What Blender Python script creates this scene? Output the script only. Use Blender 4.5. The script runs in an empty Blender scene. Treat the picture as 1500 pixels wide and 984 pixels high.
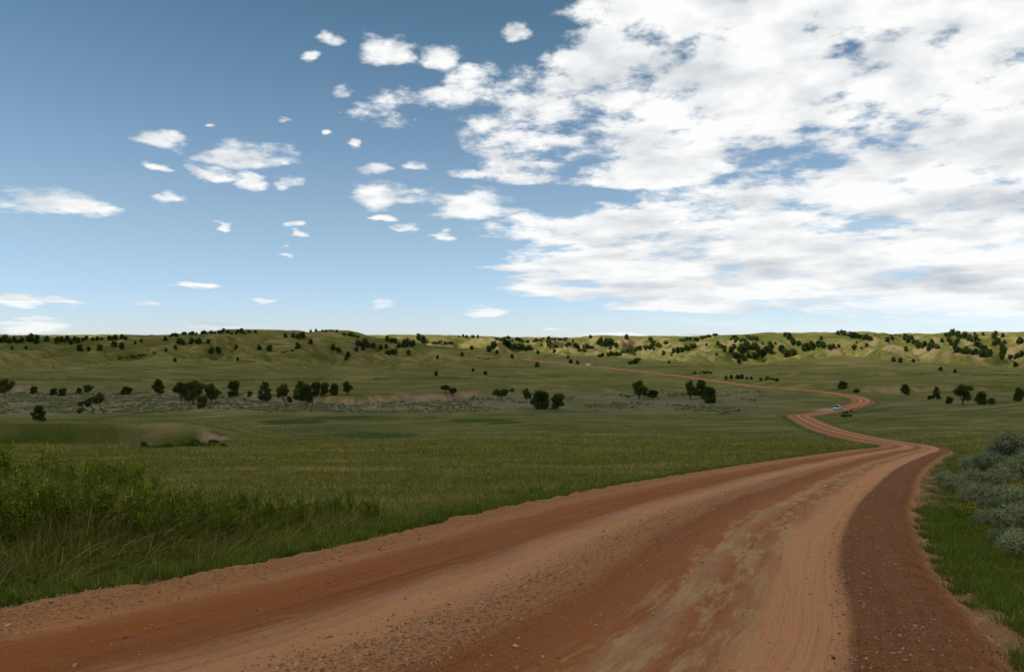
import bpy, math, random
import numpy as np
from mathutils import Vector, Matrix

# ------------------------------------------------------------------ camera
scene = bpy.context.scene
COL = scene.collection
F_PX, CX, HY = 1167.0, 750.0, 497.0        # photograph: focal length, centre column, horizon row (1500 px wide)
cam_data = bpy.data.cameras.new('camera')
cam_data.lens = 28.0
cam_data.sensor_width = 36.0
cam_data.clip_start = 0.1
cam_data.clip_end = 30000.0
cam = bpy.data.objects.new('camera', cam_data)
COL.objects.link(cam)
cam.location = (0, 0, 0)
cam.rotation_euler = (math.radians(90) + math.atan((HY - 492.0) / F_PX), 0, 0)
scene.camera = cam

# ------------------------------------------------------------------ exposure
scene.view_settings.view_transform = 'Standard'
scene.view_settings.look = 'None'
scene.view_settings.gamma = 1.0
scene.view_settings.use_curve_mapping = False
scene.view_settings.exposure = 0.0
scene.cycles.use_denoising = True
scene.cycles.use_adaptive_sampling = True
scene.cycles.adaptive_threshold = 0.02
scene.cycles.max_bounces = 6
scene.cycles.diffuse_bounces = 2
scene.cycles.transparent_max_bounces = 16

# ------------------------------------------------------------------ sun
SUN_EL, SUN_AZ = math.radians(48), math.radians(-108)      # azimuth from +Y, clockwise; the sun stands to the left and a little behind
to_sun = Vector((math.sin(SUN_AZ) * math.cos(SUN_EL), math.cos(SUN_AZ) * math.cos(SUN_EL), math.sin(SUN_EL)))
sun_data = bpy.data.lights.new('sun', 'SUN')
sun_data.energy = 5.0
sun_data.angle = math.radians(0.55)
sun_data.color = (1.0, 0.955, 0.88)
sun = bpy.data.objects.new('sun', sun_data)
COL.objects.link(sun)
sun.rotation_euler = to_sun.to_track_quat('Z', 'Y').to_euler()

# ------------------------------------------------------------------ node shorthand
class S:
    """a node socket with arithmetic"""
    tree = None
    def __init__(self, sock): self.s = sock
    @staticmethod
    def put(inp, v):
        if isinstance(v, S): S.tree.links.new(v.s, inp)
        else: inp.default_value = v
    def __add__(a, b): return M('ADD', a, b)
    def __radd__(a, b): return M('ADD', b, a)
    def __sub__(a, b): return M('SUBTRACT', a, b)
    def __rsub__(a, b): return M('SUBTRACT', b, a)
    def __mul__(a, b): return M('MULTIPLY', a, b)
    def __rmul__(a, b): return M('MULTIPLY', b, a)
    def __truediv__(a, b): return M('DIVIDE', a, b)
    def __rtruediv__(a, b): return M('DIVIDE', b, a)

def M(op, a, b=0.0, c=None, clamp=False):
    n = S.tree.nodes.new('ShaderNodeMath'); n.operation = op; n.use_clamp = clamp
    S.put(n.inputs[0], a); S.put(n.inputs[1], b)
    if c is not None: S.put(n.inputs[2], c)
    return S(n.outputs[0])
def MX(a, b): return M('MAXIMUM', a, b)
def MN(a, b): return M('MINIMUM', a, b)
def sstep(v, lo, hi, a=0.0, b=1.0):
    n = S.tree.nodes.new('ShaderNodeMapRange'); n.interpolation_type = 'SMOOTHSTEP'
    S.put(n.inputs[0], v)
    for i, q in enumerate((lo, hi, a, b)): S.put(n.inputs[i + 1], q)
    return S(n.outputs[0])
def lin(v, lo, hi, a=0.0, b=1.0):
    n = S.tree.nodes.new('ShaderNodeMapRange'); n.clamp = True
    S.put(n.inputs[0], v)
    for i, q in enumerate((lo, hi, a, b)): S.put(n.inputs[i + 1], q)
    return S(n.outputs[0])
def VM(op, a, b=None, out=0):
    n = S.tree.nodes.new('ShaderNodeVectorMath'); n.operation = op
    S.put(n.inputs[0], a)
    if b is not None: S.put(n.inputs[1], b)
    return S(n.outputs[out])
def XYZ(x, y, z=0.0):
    n = S.tree.nodes.new('ShaderNodeCombineXYZ')
    S.put(n.inputs[0], x); S.put(n.inputs[1], y); S.put(n.inputs[2], z)
    return S(n.outputs[0])
def SEP(v):
    n = S.tree.nodes.new('ShaderNodeSeparateXYZ'); S.put(n.inputs[0], v)
    return [S(o) for o in n.outputs]
def NOISE(vec, scale, detail=4.0, rough=0.5, dist=0.0, lac=2.0, color=False, dims='3D'):
    n = S.tree.nodes.new('ShaderNodeTexNoise'); n.noise_dimensions = dims
    if vec is not None: S.put(n.inputs['Vector'], vec)
    for k, v in (('Scale', scale), ('Detail', detail), ('Roughness', rough), ('Distortion', dist), ('Lacunarity', lac)):
        S.put(n.inputs[k], v)
    return S(n.outputs['Color' if color else 'Fac'])
def MIXC(f, a, b, blend='MIX'):
    n = S.tree.nodes.new('ShaderNodeMix'); n.data_type = 'RGBA'; n.blend_type = blend
    S.put(n.inputs[0], f)
    for i, v in ((6, a), (7, b)):
        S.put(n.inputs[i], v if isinstance(v, S) else tuple(v) + (1.0,) if len(v) == 3 else v)
    return S(n.outputs[2])
def CURVE(v, pts):
    n = S.tree.nodes.new('ShaderNodeFloatCurve'); S.put(n.inputs['Value'], v)
    cv = n.mapping.curves[0].points
    cv[0].location = pts[0]; cv[-1].location = pts[-1]
    for p in pts[1:-1]: cv.new(*p)
    n.mapping.update()
    return S(n.outputs[0])

# ------------------------------------------------------------------ sky: Nishita air with a layer of fair-weather cloud
world = bpy.data.worlds.new('World')
scene.world = world
world.use_nodes = True
wt = world.node_tree
wt.nodes.clear()
S.tree = wt
out = wt.nodes.new('ShaderNodeOutputWorld')
bg = wt.nodes.new('ShaderNodeBackground')
wt.links.new(bg.outputs[0], out.inputs[0])
SKY_STRENGTH = 0.1
bg.inputs['Strength'].default_value = SKY_STRENGTH
air = wt.nodes.new('ShaderNodeTexSky')
air.sky_type = 'NISHITA'; air.sun_disc = False
air.sun_elevation = SUN_EL
air.sun_rotation = SUN_AZ % (2 * math.pi)
air.altitude = 800.0
air.air_density = 1.0; air.dust_density = 0.15; air.ozone_density = 1.6
tc = wt.nodes.new('ShaderNodeTexCoord')
DIR = S(tc.outputs['Generated'])
dx, dy, dz = SEP(DIR)
flat = M('SQRT', dx * dx + dy * dy)
EL = dz / MX(flat, 0.001)                                   # tangent of the elevation
AZ = M('ARCTAN2', dx, dy)                                   # azimuth, clockwise from +Y
def azel(px, py):
    a = math.atan((px - CX) / F_PX)
    return a, (HY - py) / F_PX * math.cos(a)

hx, hy = dx / MX(flat, 0.001), dy / MX(flat, 0.001)
def layer(lift_el):                                         # position in the cloud field: round the horizon, and height drawn in towards it
    return XYZ(hx * 1.25, hy * 1.25, M('LOGARITHM', MX(EL, 0.0) + (0.075 + lift_el), math.e))
P = layer(0.0)
P2 = layer(0.030)
P3 = layer(0.007)

# wobble the layout so that no outline is a clean ellipse
wob = NOISE(P, 7.0, 4.0, 0.66, color=True)
w1, w2, _ = SEP(wob)
AZw = AZ + (w1 - 0.5) * 0.10
ELw = EL + (w2 - 0.5) * 0.045 * lin(EL, 0.0, 0.3, 0.45, 1.0)

# the large cloud field: western edge as a function of elevation
edge_px = [(-60, 800), (0, 765), (40, 775), (75, 715), (110, 610), (140, 515), (175, 490), (205, 520), (228, 595), (250, 615), (268, 650),
           (283, 850), (300, 870), (318, 745), (340, 700), (370, 672), (400, 668), (430, 690), (446, 760), (458, 900), (470, 1075), (480, 1150), (497, 1200)]
ep = sorted((((HY - y) / F_PX) / 0.5, (math.atan((x - CX) / F_PX) + 0.6) / 1.2) for y, x in edge_px)
EDGE = (CURVE(EL * 2.0, ep) * 1.2) - 0.6
mass = sstep(AZw - EDGE, -0.07, 0.12)
# beyond the frame the field goes on over the right and the back of the sky, with broken cloud elsewhere
turn = sstep(M('ABSOLUTE', AZ - 1.4), 1.0, 2.2, 1.0, 0.45)
lobe = None
for (bx, by, rx, ry) in [(575, 158, 120, 52), (690, 120, 90, 40), (760, 240, 190, 44), (700, 190, 160, 40), (900, 345, 260, 70), (820, 390, 190, 60), (980, 420, 220, 40)]:
    a, e = azel(bx, by)
    l = VM('LENGTH', VM('MULTIPLY', VM('SUBTRACT', XYZ(AZw, ELw, 0.0), (a, e, 0)), (F_PX / rx, F_PX / ry / math.cos(a), 0)), out=1)
    lobe = l if lobe is None else MN(lobe, l)
mass = MX(mass, sstep(lobe, 0.35, 1.35, 0.97, 0.0))
hole = None
for (bx, by, rx, ry) in [(1068, 45, 34, 26), (1258, 58, 36, 30), (1425, 48, 60, 26), (1190, 178, 40, 20), (835, 196, 46, 20), (722, 203, 40, 16), (1046, 217, 30, 16), (1130, 262, 80, 16), (1385, 206, 70, 10), (745, 120, 40, 20), (860, 283, 80, 13), (1330, 262, 40, 9), (870, 35, 30, 16)]:
    a, e = azel(bx, by)
    l = VM('LENGTH', VM('MULTIPLY', VM('SUBTRACT', XYZ(AZw, ELw, 0.0), (a, e, 0)), (F_PX / rx, F_PX / ry / math.cos(a), 0)), out=1)
    hole = l if hole is None else MN(hole, l)
mass = mass * sstep(hole, 0.0, 1.3, 0.86, 1.0)
cov = mass * turn
cov = MX(cov, sstep(EL, 0.55, 1.1, 0.0, 0.62))
cov = cov * sstep(EL, -0.01, 0.05, 0.25, 1.0)

blobs = [(232, 200, 46, 18), (355, 220, 78, 25), (300, 250, 44, 15), (361, 263, 27, 18), (412, 263, 26, 12), (222, 242, 24, 12),
         (75, 291, 74, 23), (252, 289, 24, 12), (22, 439, 40, 13), (84, 438, 24, 10), (200, 440, 42, 10), (288, 417, 24, 8),
         (375, 439, 16, 11), (42, 474, 40, 22), (565, 443, 36, 11), (713, 456, 42, 11), (430, 327, 24, 9), (433, 343, 15, 6),
         (415, 372, 32, 7), (402, 357, 16, 6), (556, 66, 54, 30), (640, 76, 40, 24), (478, 47, 34, 17), (447, 79, 18, 12),
         (740, 42, 34, 20), (545, 247, 36, 15), (602, 238, 28, 13), (588, 331, 32, 11), (655, 340, 26, 10), (555, 285, 64, 21),
         (692, 296, 98, 24), (513, 205, 20, 12), (494, 138, 22, 16), (320, 332, 13, 6), (459, 190, 12, 8), (310, 178, 12, 7),
         (405, 166, 13, 8), (570, 316, 17, 8), (900, 488, 60, 7), (820, 480, 50, 5), (320, 476, 70, 6), (1010, 488, 50, 5)]
blob = None
wpos = XYZ(AZw, ELw, 0.0)
for (bx, by, rx, ry) in blobs:
    a, e = azel(bx, by)
    k = math.cos(a)
    v = VM('MULTIPLY', VM('SUBTRACT', wpos, (a, e - 0.35 * ry / F_PX, 0)), (F_PX / rx, F_PX / ry / k / 1.4, 0))
    v = VM('MAXIMUM', v, VM('MULTIPLY', v, (-1.0, -1.7, 0.0)))       # flat base, domed top
    l = VM('LENGTH', v, out=1)
    blob = l if blob is None else MN(blob, l)
blob = sstep(blob, 0.1, 1.6, 1.0, 0.0)

big = NOISE(P, 2.3, 2.0, 0.5)
n_a = NOISE(P, 5.6, 9.0, 0.60)
n_s = NOISE(P, 5.2, 2.2, 0.5)
n_b = NOISE(P2, 5.2, 2.2, 0.5)
n_c = NOISE(P3, 12.0, 4.0, 0.55)
fine = NOISE(P, 13.0, 6.0, 0.60)
N = n_a * 0.66 + big * 0.22 + fine * 0.50 - 0.16
thr_m = 0.86 - cov * 0.455
thr_b = 0.815 - blob * 0.44
N_b = n_a * 0.45 + fine * 0.75 - 0.08
D = MX((N - thr_m) * 5.6, (N_b - thr_b) * 3.3)
alpha = sstep(D, -0.18, 0.60)
# light: tops white, the undersides (more cloud overhead) grey; distant bases towards the horizon greyer
lift = (n_s - n_b) * 3.6 + (fine - n_c) * 2.6
thick = sstep(D, 0.3, 1.3)
far_streak = NOISE(XYZ(AZ * 2.6, EL * 26.0, 0.0), 1.6, 5.0, 0.55)
streak_zone = sstep(EL, 0.03, 0.12, 0.0, 1.0) * sstep(EL, 0.13, 0.26, 1.0, 0.0) * mass
shade = 0.70 + lift - thick * 0.28 * sstep(big, 0.35, 0.65) - streak_zone * sstep(far_streak, 0.40, 0.72) * 0.24
shade = lin(shade, -0.75, 1.05)
K = 1.0 / SKY_STRENGTH
white = tuple(c * K for c in (0.985, 0.99, 0.985))
grey = tuple(c * K for c in (0.52, 0.57, 0.63))
cloud_col = MIXC(shade, grey, white)
# thin veil low in the east
veil = sstep(far_streak, 0.36, 0.66) * sstep(AZ, 0.02, 0.4) * sstep(EL, 0.004, 0.03) * sstep(EL, 0.08, 0.17, 1.0, 0.0) * 0.75
alpha = MX(alpha, veil)
alpha = alpha * lin(EL, 0.0, 0.06, 0.75, 1.0)
# air: a little whiter towards the horizon, as in dry summer haze
air_col = S(air.outputs[0])
tint = MIXC(sstep(EL, 0.0, 0.16), (0.88, 1.04, 1.45), (1.12, 1.14, 1.10))
tint = MIXC(sstep(EL, 0.14, 0.5), tint, (0.66, 0.89, 0.81))
air_col = MIXC(1.0, air_col, tint, 'MULTIPLY')
final = MIXC(alpha, air_col, cloud_col)
S.put(bg.inputs['Color'], final)
world.cycles.sampling_method = 'MANUAL'
world.cycles.sample_map_resolution = 512

# ------------------------------------------------------------------ small tools
rng = np.random.default_rng(7)
random.seed(7)

def tag(o, label=None, cat=None, group=None, kind=None):
    if label: o['label'] = label
    if cat: o['category'] = cat
    if group: o['group'] = group
    if kind: o['kind'] = kind
    return o

def new_mesh(name, verts, faces=None, quads=None, tris=None, smooth=True):
    """mesh from numpy arrays; faces are all quads and / or all triangles"""
    me = bpy.data.meshes.new(name)
    verts = np.asarray(verts, np.float32)
    loops, starts, totals = [], [], []
    off = 0
    for arr, n in ((quads, 4), (tris, 3)):
        if arr is None or len(arr) == 0: continue
        arr = np.asarray(arr, np.int32)
        loops.append(arr.ravel())
        starts.append(off + np.arange(len(arr), dtype=np.int32) * n)
        off += arr.size
    loops = np.concatenate(loops); starts = np.concatenate(starts)
    me.vertices.add(len(verts)); me.vertices.foreach_set('co', verts.ravel())
    me.loops.add(len(loops)); me.loops.foreach_set('vertex_index', loops)
    me.polygons.add(len(starts)); me.polygons.foreach_set('loop_start', starts)
    me.polygons.foreach_set('use_smooth', np.full(len(starts), smooth, bool))
    me.update(calc_edges=True)
    return me

def fattr(me, name, vals, domain='POINT'):
    at = me.attributes.new(name, 'FLOAT', domain)
    at.data.foreach_set('value', np.asarray(vals, np.float32).ravel())

def link(name, me, mat=None, parent=None):
    o = bpy.data.objects.new(name, me)
    if mat is not None and len(me.materials) == 0: me.materials.append(mat)
    COL.objects.link(o)
    if parent is not None: o.parent = parent
    return o

def _hash(ix, iy, seed):
    h = (ix.astype(np.int64) * 374761393 + iy.astype(np.int64) * 668265263 + seed * 974711) & 0xffffffff
    h = ((h ^ (h >> 13)) * 1274126177) & 0xffffffff
    return ((h ^ (h >> 16)) & 0xffff) / 65535.0 * 2 * np.pi

def perlin(x, y, seed=0):
    x = np.asarray(x, np.float64); y = np.asarray(y, np.float64)
    ix, iy = np.floor(x), np.floor(y)
    fx, fy = x - ix, y - iy
    ux, uy = fx * fx * fx * (fx * (fx * 6 - 15) + 10), fy * fy * fy * (fy * (fy * 6 - 15) + 10)
    def g(ax, ay):
        t = _hash(ix + ax, iy + ay, seed)
        return np.cos(t) * (fx - ax) + np.sin(t) * (fy - ay)
    a, b, c, d = g(0, 0), g(1, 0), g(0, 1), g(1, 1)
    return ((a + (b - a) * ux) + ((c + (d - c) * ux) - (a + (b - a) * ux)) * uy) * 1.5

def fbm(x, y, octv=4, seed=0, gain=0.5):
    s, a, f = 0.0, 1.0, 1.0
    for i in range(octv):
        s = s + a * perlin(x * f, y * f, seed + i * 17); a *= gain; f *= 2.03
    return s

def sm(v, lo, hi):
    t = np.clip((v - lo) / (hi - lo), 0, 1)
    return t * t * (3 - 2 * t)

def interp(v, pts):
    p = np.array(pts, float)
    return np.interp(v, p[:, 0], p[:, 1])

# smooth monotone table lookup
_py = np.linspace(-200, 1200, 5601)
_prof = interp(_py, [(-200, 1.0), (-60, 0.2), (-15, -1.2), (0, -2.0), (10, -3.17), (25, -4.95), (50, -7.9), (80, -11.4), (110, -14.9), (150, -18.7),
                     (200, -22.2), (245, -24.6), (290, -26.0), (400, -26.0), (600, -26.0), (1200, -26.0)])
def _blur(a, n):
    k = np.hanning(n + 2)[1:-1]; k /= k.sum()
    return np.convolve(np.pad(a, (n // 2, n - 1 - n // 2), mode='edge'), k, mode='valid')
_wide = _blur(_prof, 121)
_near = _blur(_prof, 13)
_w = sm(_py, 15, 60)
_prof = _near * (1 - _w) + _wide * _w

def col_of(x, y):
    """bearing from the viewpoint, as a column on the photograph's scale"""
    return CX + F_PX * x / np.maximum(y, 1.0)

# ------------------------------------------------------------------ the lie of the land
SCARP = [(-2000, 420), (-300, 415), (0, 402), (150, 398), (260, 385), (370, 345), (430, 330), (520, 326), (620, 331), (690, 345), (770, 372), (900, 388), (1100, 405),
         (1250, 396), (1360, 388), (1500, 396), (3500, 420)]
STEEP = [(-300, 0.5), (0, 0.8), (150, 0.6), (200, 0.1), (345, 0.15), (385, 1.0), (560, 1.0), (680, 0.95), (715, 0.1), (1180, 0.0), (1235, 0.9), (1370, 0.9), (1420, 0.45), (1600, 0.3)]
GULLY = np.array([(-300, 96), (-180, 118), (-110, 128), (-80, 133), (-63, 139)], float)

def dist_poly(x, y, P):
    best = np.full(np.shape(x), 1e9); tt = np.zeros(np.shape(x)); acc = 0.0
    for i in range(len(P) - 1):
        a, b = P[i], P[i + 1]; d = b - a; L = np.hypot(*d)
        t = np.clip(((x - a[0]) * d[0] + (y - a[1]) * d[1]) / L ** 2, 0, 1)
        q = np.hypot(x - a[0] - t * d[0], y - a[1] - t * d[1])
        m = q < best
        best = np.where(m, q, best); tt = np.where(m, acc + t * L, tt); acc += L
    return best, tt

RAVINES = []
def crest(px, D, tab):                     # crest height from its row in the photograph and its distance
    return (HY - interp(px, tab)) / F_PX * D

def terrain0(x, y):
    """height without the road; returns z and a dictionary of ground-cover masks"""
    x = np.asarray(x, float); y = np.asarray(y, float)
    r = np.hypot(x, y)
    px = np.clip(col_of(x, y), -2500, 4000)
    px = np.where(y < 1.0, np.where(x > 0, 4000, -2500), px)
    D = np.where(y > 0, np.minimum(r, np.maximum(y, 0.62 * r)), y)         # forward distance, eased round to the sides
    z = np.interp(D, _py, _prof)
    und = fbm(x / 70, y / 70, 3, 3)
    z = z + und * 0.75 * sm(D, 60, 160) + fbm(x / 16, y / 16, 3, 5) * 0.12 * sm(r, 14, 50)
    # swell on the right, in front of the far creek
    z = z + 8.2 * np.exp(-((x - 196) / 62) ** 2 - ((y - 232) / 46) ** 2)
    z = z + 2.6 * np.exp(-((x - 60) / 22) ** 2 - ((y - 70) / 26) ** 2)
    # bank with tall weeds on the left, and the sage bank on the right
    z = z + 0.62 * np.exp(-((x + 9.0) / 3.6) ** 2 - ((y - 12.2) / 3.6) ** 2)
    z = z + 0.50 * np.exp(-((x - 15.0) / 4.0) ** 2 - ((y - 19.0) / 5.0) ** 2)
    # gully in the left meadow
    gd, gs = dist_poly(x + 3.0 * perlin(x / 9, y / 9, 31), y + 2.0 * perlin(x / 8, y / 8, 32), GULLY)
    gdepth = 5.0 * (1 - sm(gd, 8.2, 12.2))
    z = z - gdepth
    far_side = sm(y - np.interp(x, GULLY[:, 0], GULLY[:, 1]), 4.0, 13.0)
    z = z + 2.7 * far_side * np.exp(-(np.maximum(y - np.interp(x, GULLY[:, 0], GULLY[:, 1]) - 16, 0) / 26.0) ** 2) * (1 - sm(x, -66, -44)) * sm(x, -420, -260)
    # creek terrace with a cut bank
    sy = interp(px, SCARP) + 9 * perlin(x / 26, 0 * y + 3.3, 41) + 3.0 * perlin(x / 7, 0 * y + 1.3, 42)
    st = np.clip(interp(px, STEEP) + 0.45 * perlin(x / 30, y * 0 + 9.1, 43), 0, 1)
    wdt = 34 - 31.0 * st
    step = sm(D, sy, sy + wdt)
    z = z + step * (3.1 + 0.7 * perlin(x / 45, 0 * y + 5.0, 44)) + (sm(D, 280, 300) - sm(D, sy - 12, sy)) * 0.35 * fbm(x / 14, y / 14, 3, 45)
    # terrace rises gently, in low rolls
    z = z + sm(D, 430, 900) * 4.5
    roll = fbm(x / 190, D / 70, 3, 51)
    z = z + roll * 1.3 * sm(D, 400, 500) * (1 - 0.3 * sm(D, 650, 800))
    base = z
    # hills: three masses, each with toe, crest and eroded spurs
    def mass(Dt, Dc, zc, power, back, seed, amp, lat):
        t = np.clip((D - Dt) / (Dc - Dt), 0, 1)
        prof = t ** power
        prof = prof * (1 - 0.25 * sm(t, 0.8, 1.0)) + 0.25 * sm(t, 0.8, 1.0)
        h = base + (zc - base) * prof
        over = np.maximum(D - Dc, 0)
        h = h - over * back
        wx = x + 46 * fbm(x / 210, y / 210, 2, seed + 1)
        wy = y + 30 * fbm(x / 150, y / 150, 2, seed + 2)
        sp = np.abs(fbm(wx / lat, wy / (lat * 2.4), 2, seed + 3, 0.45))
        sp2 = np.abs(fbm(wx / (lat * 0.42), wy / (lat * 0.9), 2, seed + 5, 0.5))
        env = np.clip(t * 1.9, 0, 1) ** 1.0 * (1 - 0.86 * sm(t, 0.80, 1.0))
        h = h - amp * env * (1 - np.minimum(sp * 2.0, 1.0)) ** 1.25 - amp * 0.30 * env * (1 - np.minimum(sp2 * 2.0, 1.0)) ** 1.2
        return np.where(t > 0, h, base - 50), sp
    L_c = crest(px, 900.0, [(-2500, 488), (-300, 487), (0, 489), (60, 489), (150, 490), (235, 489), (275, 484), (330, 481), (400, 481), (480, 480.5), (520, 484.5), (570, 490), (640, 499), (700, 505), (760, 510),
                            (870, 526), (950, 537), (1010, 545), (1100, 552), (4000, 560)])
    Lm, s1 = mass(440 + 60 * sm(px, 600, 900), 900 + 0 * x, L_c, 1.30, 0.02 + 0.16 * sm(px, 540, 640), 60, 38.0, 125.0)
    R_c = crest(px, 1080.0, [(-2500, 560), (850, 550), (930, 530), (960, 515), (1000, 502), (1030, 492), (1060, 486), (1130, 485), (1230, 483.5), (1300, 484), (1420, 484.5), (1500, 484.5), (4000, 484)])
    Rm, s2 = mass(590 + 60 * sm(px, 1000, 1250), 1080 + 0 * x, R_c, 1.40, 0.01, 80, 36.0, 88.0)
    F_c = crest(px, 1420.0, [(-2500, 489), (520, 489.5), (640, 490), (760, 493), (830, 493.5), (880, 490.5), (930, 491), (980, 491), (1040, 490), (4000, 489)])
    Fm, s3 = mass(1000 + 0 * x, 1420 + 0 * x, F_c, 0.95, 0.0, 100, 34.0, 90.0)
    k = 2.2
    mx = np.maximum(np.maximum(Lm, Rm), np.maximum(Fm, base))
    z = mx + k * np.log(np.exp((Lm - mx) / k) + np.exp((Rm - mx) / k) + np.exp((Fm - mx) / k) + np.exp((base - mx) / k))
    z = z - k * np.log(4.0) * np.exp(-np.maximum(D - 480, 0) / 60.0) * sm(D, 400, 520) * 0
    rv = np.zeros(np.shape(x))
    if RAVINES:
        far_ = (D > 520) & (y > 0)
        xf, yf = x[far_], y[far_]
        xf = xf + 7 * perlin(xf / 30, yf / 30, 91); yf = yf + 10 * perlin(xf / 40, yf / 40, 92)
        acc_ = np.zeros(len(xf))
        for P_, wid, dep in RAVINES:
            dd_, _ = dist_poly(xf, yf, P_)
            acc_ = np.maximum(acc_, dep * (1 - np.minimum(dd_ / wid, 1.0)) ** 1.4)
        rv[far_] = acc_
        z = z - rv
    hill = sm(z + rv - base, 1.5, 9.0)
    which_far = sm(Fm - np.maximum(Lm, Rm), -3, 3)
    spur = np.where(Lm > Rm, s1, s2); spur = np.where(which_far > 0.5, s3, spur) - rv * 0.05
    masks = dict(gd=gd, rise=z + rv - base, D=D, px=px, hill=hill, far=which_far, spur=spur, gully=sm(gdepth, 0.3, 2.5), scarp=step * (1 - step) * 4 * st, terrace=step, st=st,
                 creek=sm(D, 262, 292) * (1 - step), sy=sy)
    return z, masks

# ------------------------------------------------------------------ road alignment (column, row, drop below the eye)
def at_h(px, py, H):
    d = F_PX * H / (py - HY)
    return ((px - CX) / F_PX * d, d, -H)
near_c = [(-21.0, -24.0), (-11.0, -10.0), (-5.7, -1.2), (-0.22, 7.6), (2.85, 15.2), (6.7, 23.5), (11.6, 33.0), (20.2, 49.0), (30.0, 66.0), (41.0, 84.5), (51.0, 101.0), (58.5, 117.0), (64.0, 138.0), (70.0, 165.0),
          (78.5, 200.0), (88.0, 236.0), (95.5, 264.0)]
ctrl = [(x, y, float(np.interp(y, _py, _prof))) for x, y in near_c]
ctrl += [at_h(1190, 606.5, 26.0), at_h(1222, 600, 26.0), at_h(1256, 592.5, 26.0), at_h(1264, 586, 26.0), at_h(1246, 579.5, 26.0), at_h(1200, 573.0, 26.0), at_h(1150, 569, 25.6), at_h(1100, 565, 25.0),
         at_h(1000, 551, 23.2), at_h(868, 536, 21.2), at_h(800, 529.5, 19.6), at_h(735, 523, 17.4), at_h(690, 519.5, 16.2)]
ctrl = np.array(ctrl)
def catmull(P, n):
    out = []
    Pp = np.vstack([2 * P[0] - P[1], P, 2 * P[-1] - P[-2]])
    for i in range(1, len(Pp) - 2):
        p0, p1, p2, p3 = Pp[i - 1:i + 3]
        t = np.linspace(0, 1, n, endpoint=False)[:, None]
        out.append(0.5 * (2 * p1 + (p2 - p0) * t + (2 * p0 - 5 * p1 + 4 * p2 - p3) * t ** 2 + (3 * p1 - p0 - 3 * p2 + p3) * t ** 3))
    return np.vstack(out + [P[-1:]])
_c = catmull(ctrl, 60)
_s = np.concatenate([[0], np.cumsum(np.hypot(*np.diff(_c[:, :2], axis=0).T))])
RS = np.arange(0, _s[-1], 1.0)
RC = np.stack([np.interp(RS, _s, _c[:, i]) for i in range(3)], 1)
for i in range(3):
    RC[:, i] = np.where(RS > 60, _blur(RC[:, i], 13), _blur(RC[:, i], 5))
RS = np.concatenate([[0], np.cumsum(np.hypot(*np.diff(RC[:, :2], axis=0).T))])
_hb = at_h(1222, 600, 26.0); HOLLOW = (_hb[0] + 5.0, _hb[1] - 4.2)
S_CAM = RS[np.argmin(np.hypot(RC[:, 0] + 0.22, RC[:, 1] - 7.6))]
def road_half(s):
    return interp(s - S_CAM, [(-60, 4.7), (0, 4.75), (15, 4.75), (30, 4.7), (60, 4.5), (120, 4.2), (300, 4.0), (420, 4.0), (900, 3.6)])
RH = road_half(RS)

def road_at(x, y):
    """distance to the centre line, arc length, road height and side (+ right)"""
    x = np.asarray(x, float).ravel(); y = np.asarray(y, float).ravel()
    n = len(x); bd = np.empty(n); bs = np.empty(n); bz = np.empty(n); sd = np.empty(n)
    cx, cy = RC[:, 0], RC[:, 1]
    tx, ty = np.gradient(cx), np.gradient(cy); tl = np.hypot(tx, ty); tx, ty = tx / tl, ty / tl
    for a in range(0, n, 20000):
        q = slice(a, a + 20000)
        d2 = (x[q, None] - cx[None]) ** 2 + (y[q, None] - cy[None]) ** 2
        i = np.argmin(d2, 1)
        ex, ey = x[q] - cx[i], y[q] - cy[i]
        along = np.clip(ex * tx[i] + ey * ty[i], -1.2, 1.2)
        side = ex * ty[i] - ey * tx[i]
        bs[q] = RS[i] + along
        sd[q] = side
        bd[q] = np.where(np.abs(ex * tx[i] + ey * ty[i]) > 1.5, np.sqrt(d2[np.arange(len(i)), i]), np.abs(side))
        bz[q] = np.interp(bs[q], RS, RC[:, 2])
    return bd, bs, bz, sd

def terrain(x, y, need=True):
    sh = np.shape(x)
    x = np.asarray(x, float).ravel(); y = np.asarray(y, float).ravel()
    z, m = terrain0(x, y)
    bd, bs, bz, sd = road_at(x, y)
    hw = np.interp(bs, RS, RH)
    over = bd - hw
    wide = np.interp(bs - S_CAM, [0, 40, 120, 300], [3.5, 7.0, 14.0, 16.0])
    w = 1 - sm(over, 0.6, wide)
    ditch = 0.0
    # shoulder: the road stands proud of the verge, a shallow ditch beyond
    zr = np.where(over < 0, bz - 0.16 - 0.40 * sm(-over, 0.0, 0.7), bz - 0.16 - 0.24 * sm(over, 0.0, 2.0))
    z = z * (1 - w) + zr * w
    z = z + w * sm(over, -0.6, 0.1) * (1 - sm(y, 30, 60)) * (0.03 * perlin(x / 0.45, y / 0.45, 71) + 0.02 * perlin(x / 0.17, y / 0.17, 72))
    # creek hollow under the bridge
    z = z - 3.6 * np.exp(-(((x - HOLLOW[0]) * 0.64 + (y - HOLLOW[1]) * 0.77) / 5.0) ** 4 - (((x - HOLLOW[0]) * 0.77 - (y - HOLLOW[1]) * 0.64) / 12.0) ** 4)
    m['over'] = over; m['s'] = bs; m['side'] = sd
    return z.reshape(sh), m

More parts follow.
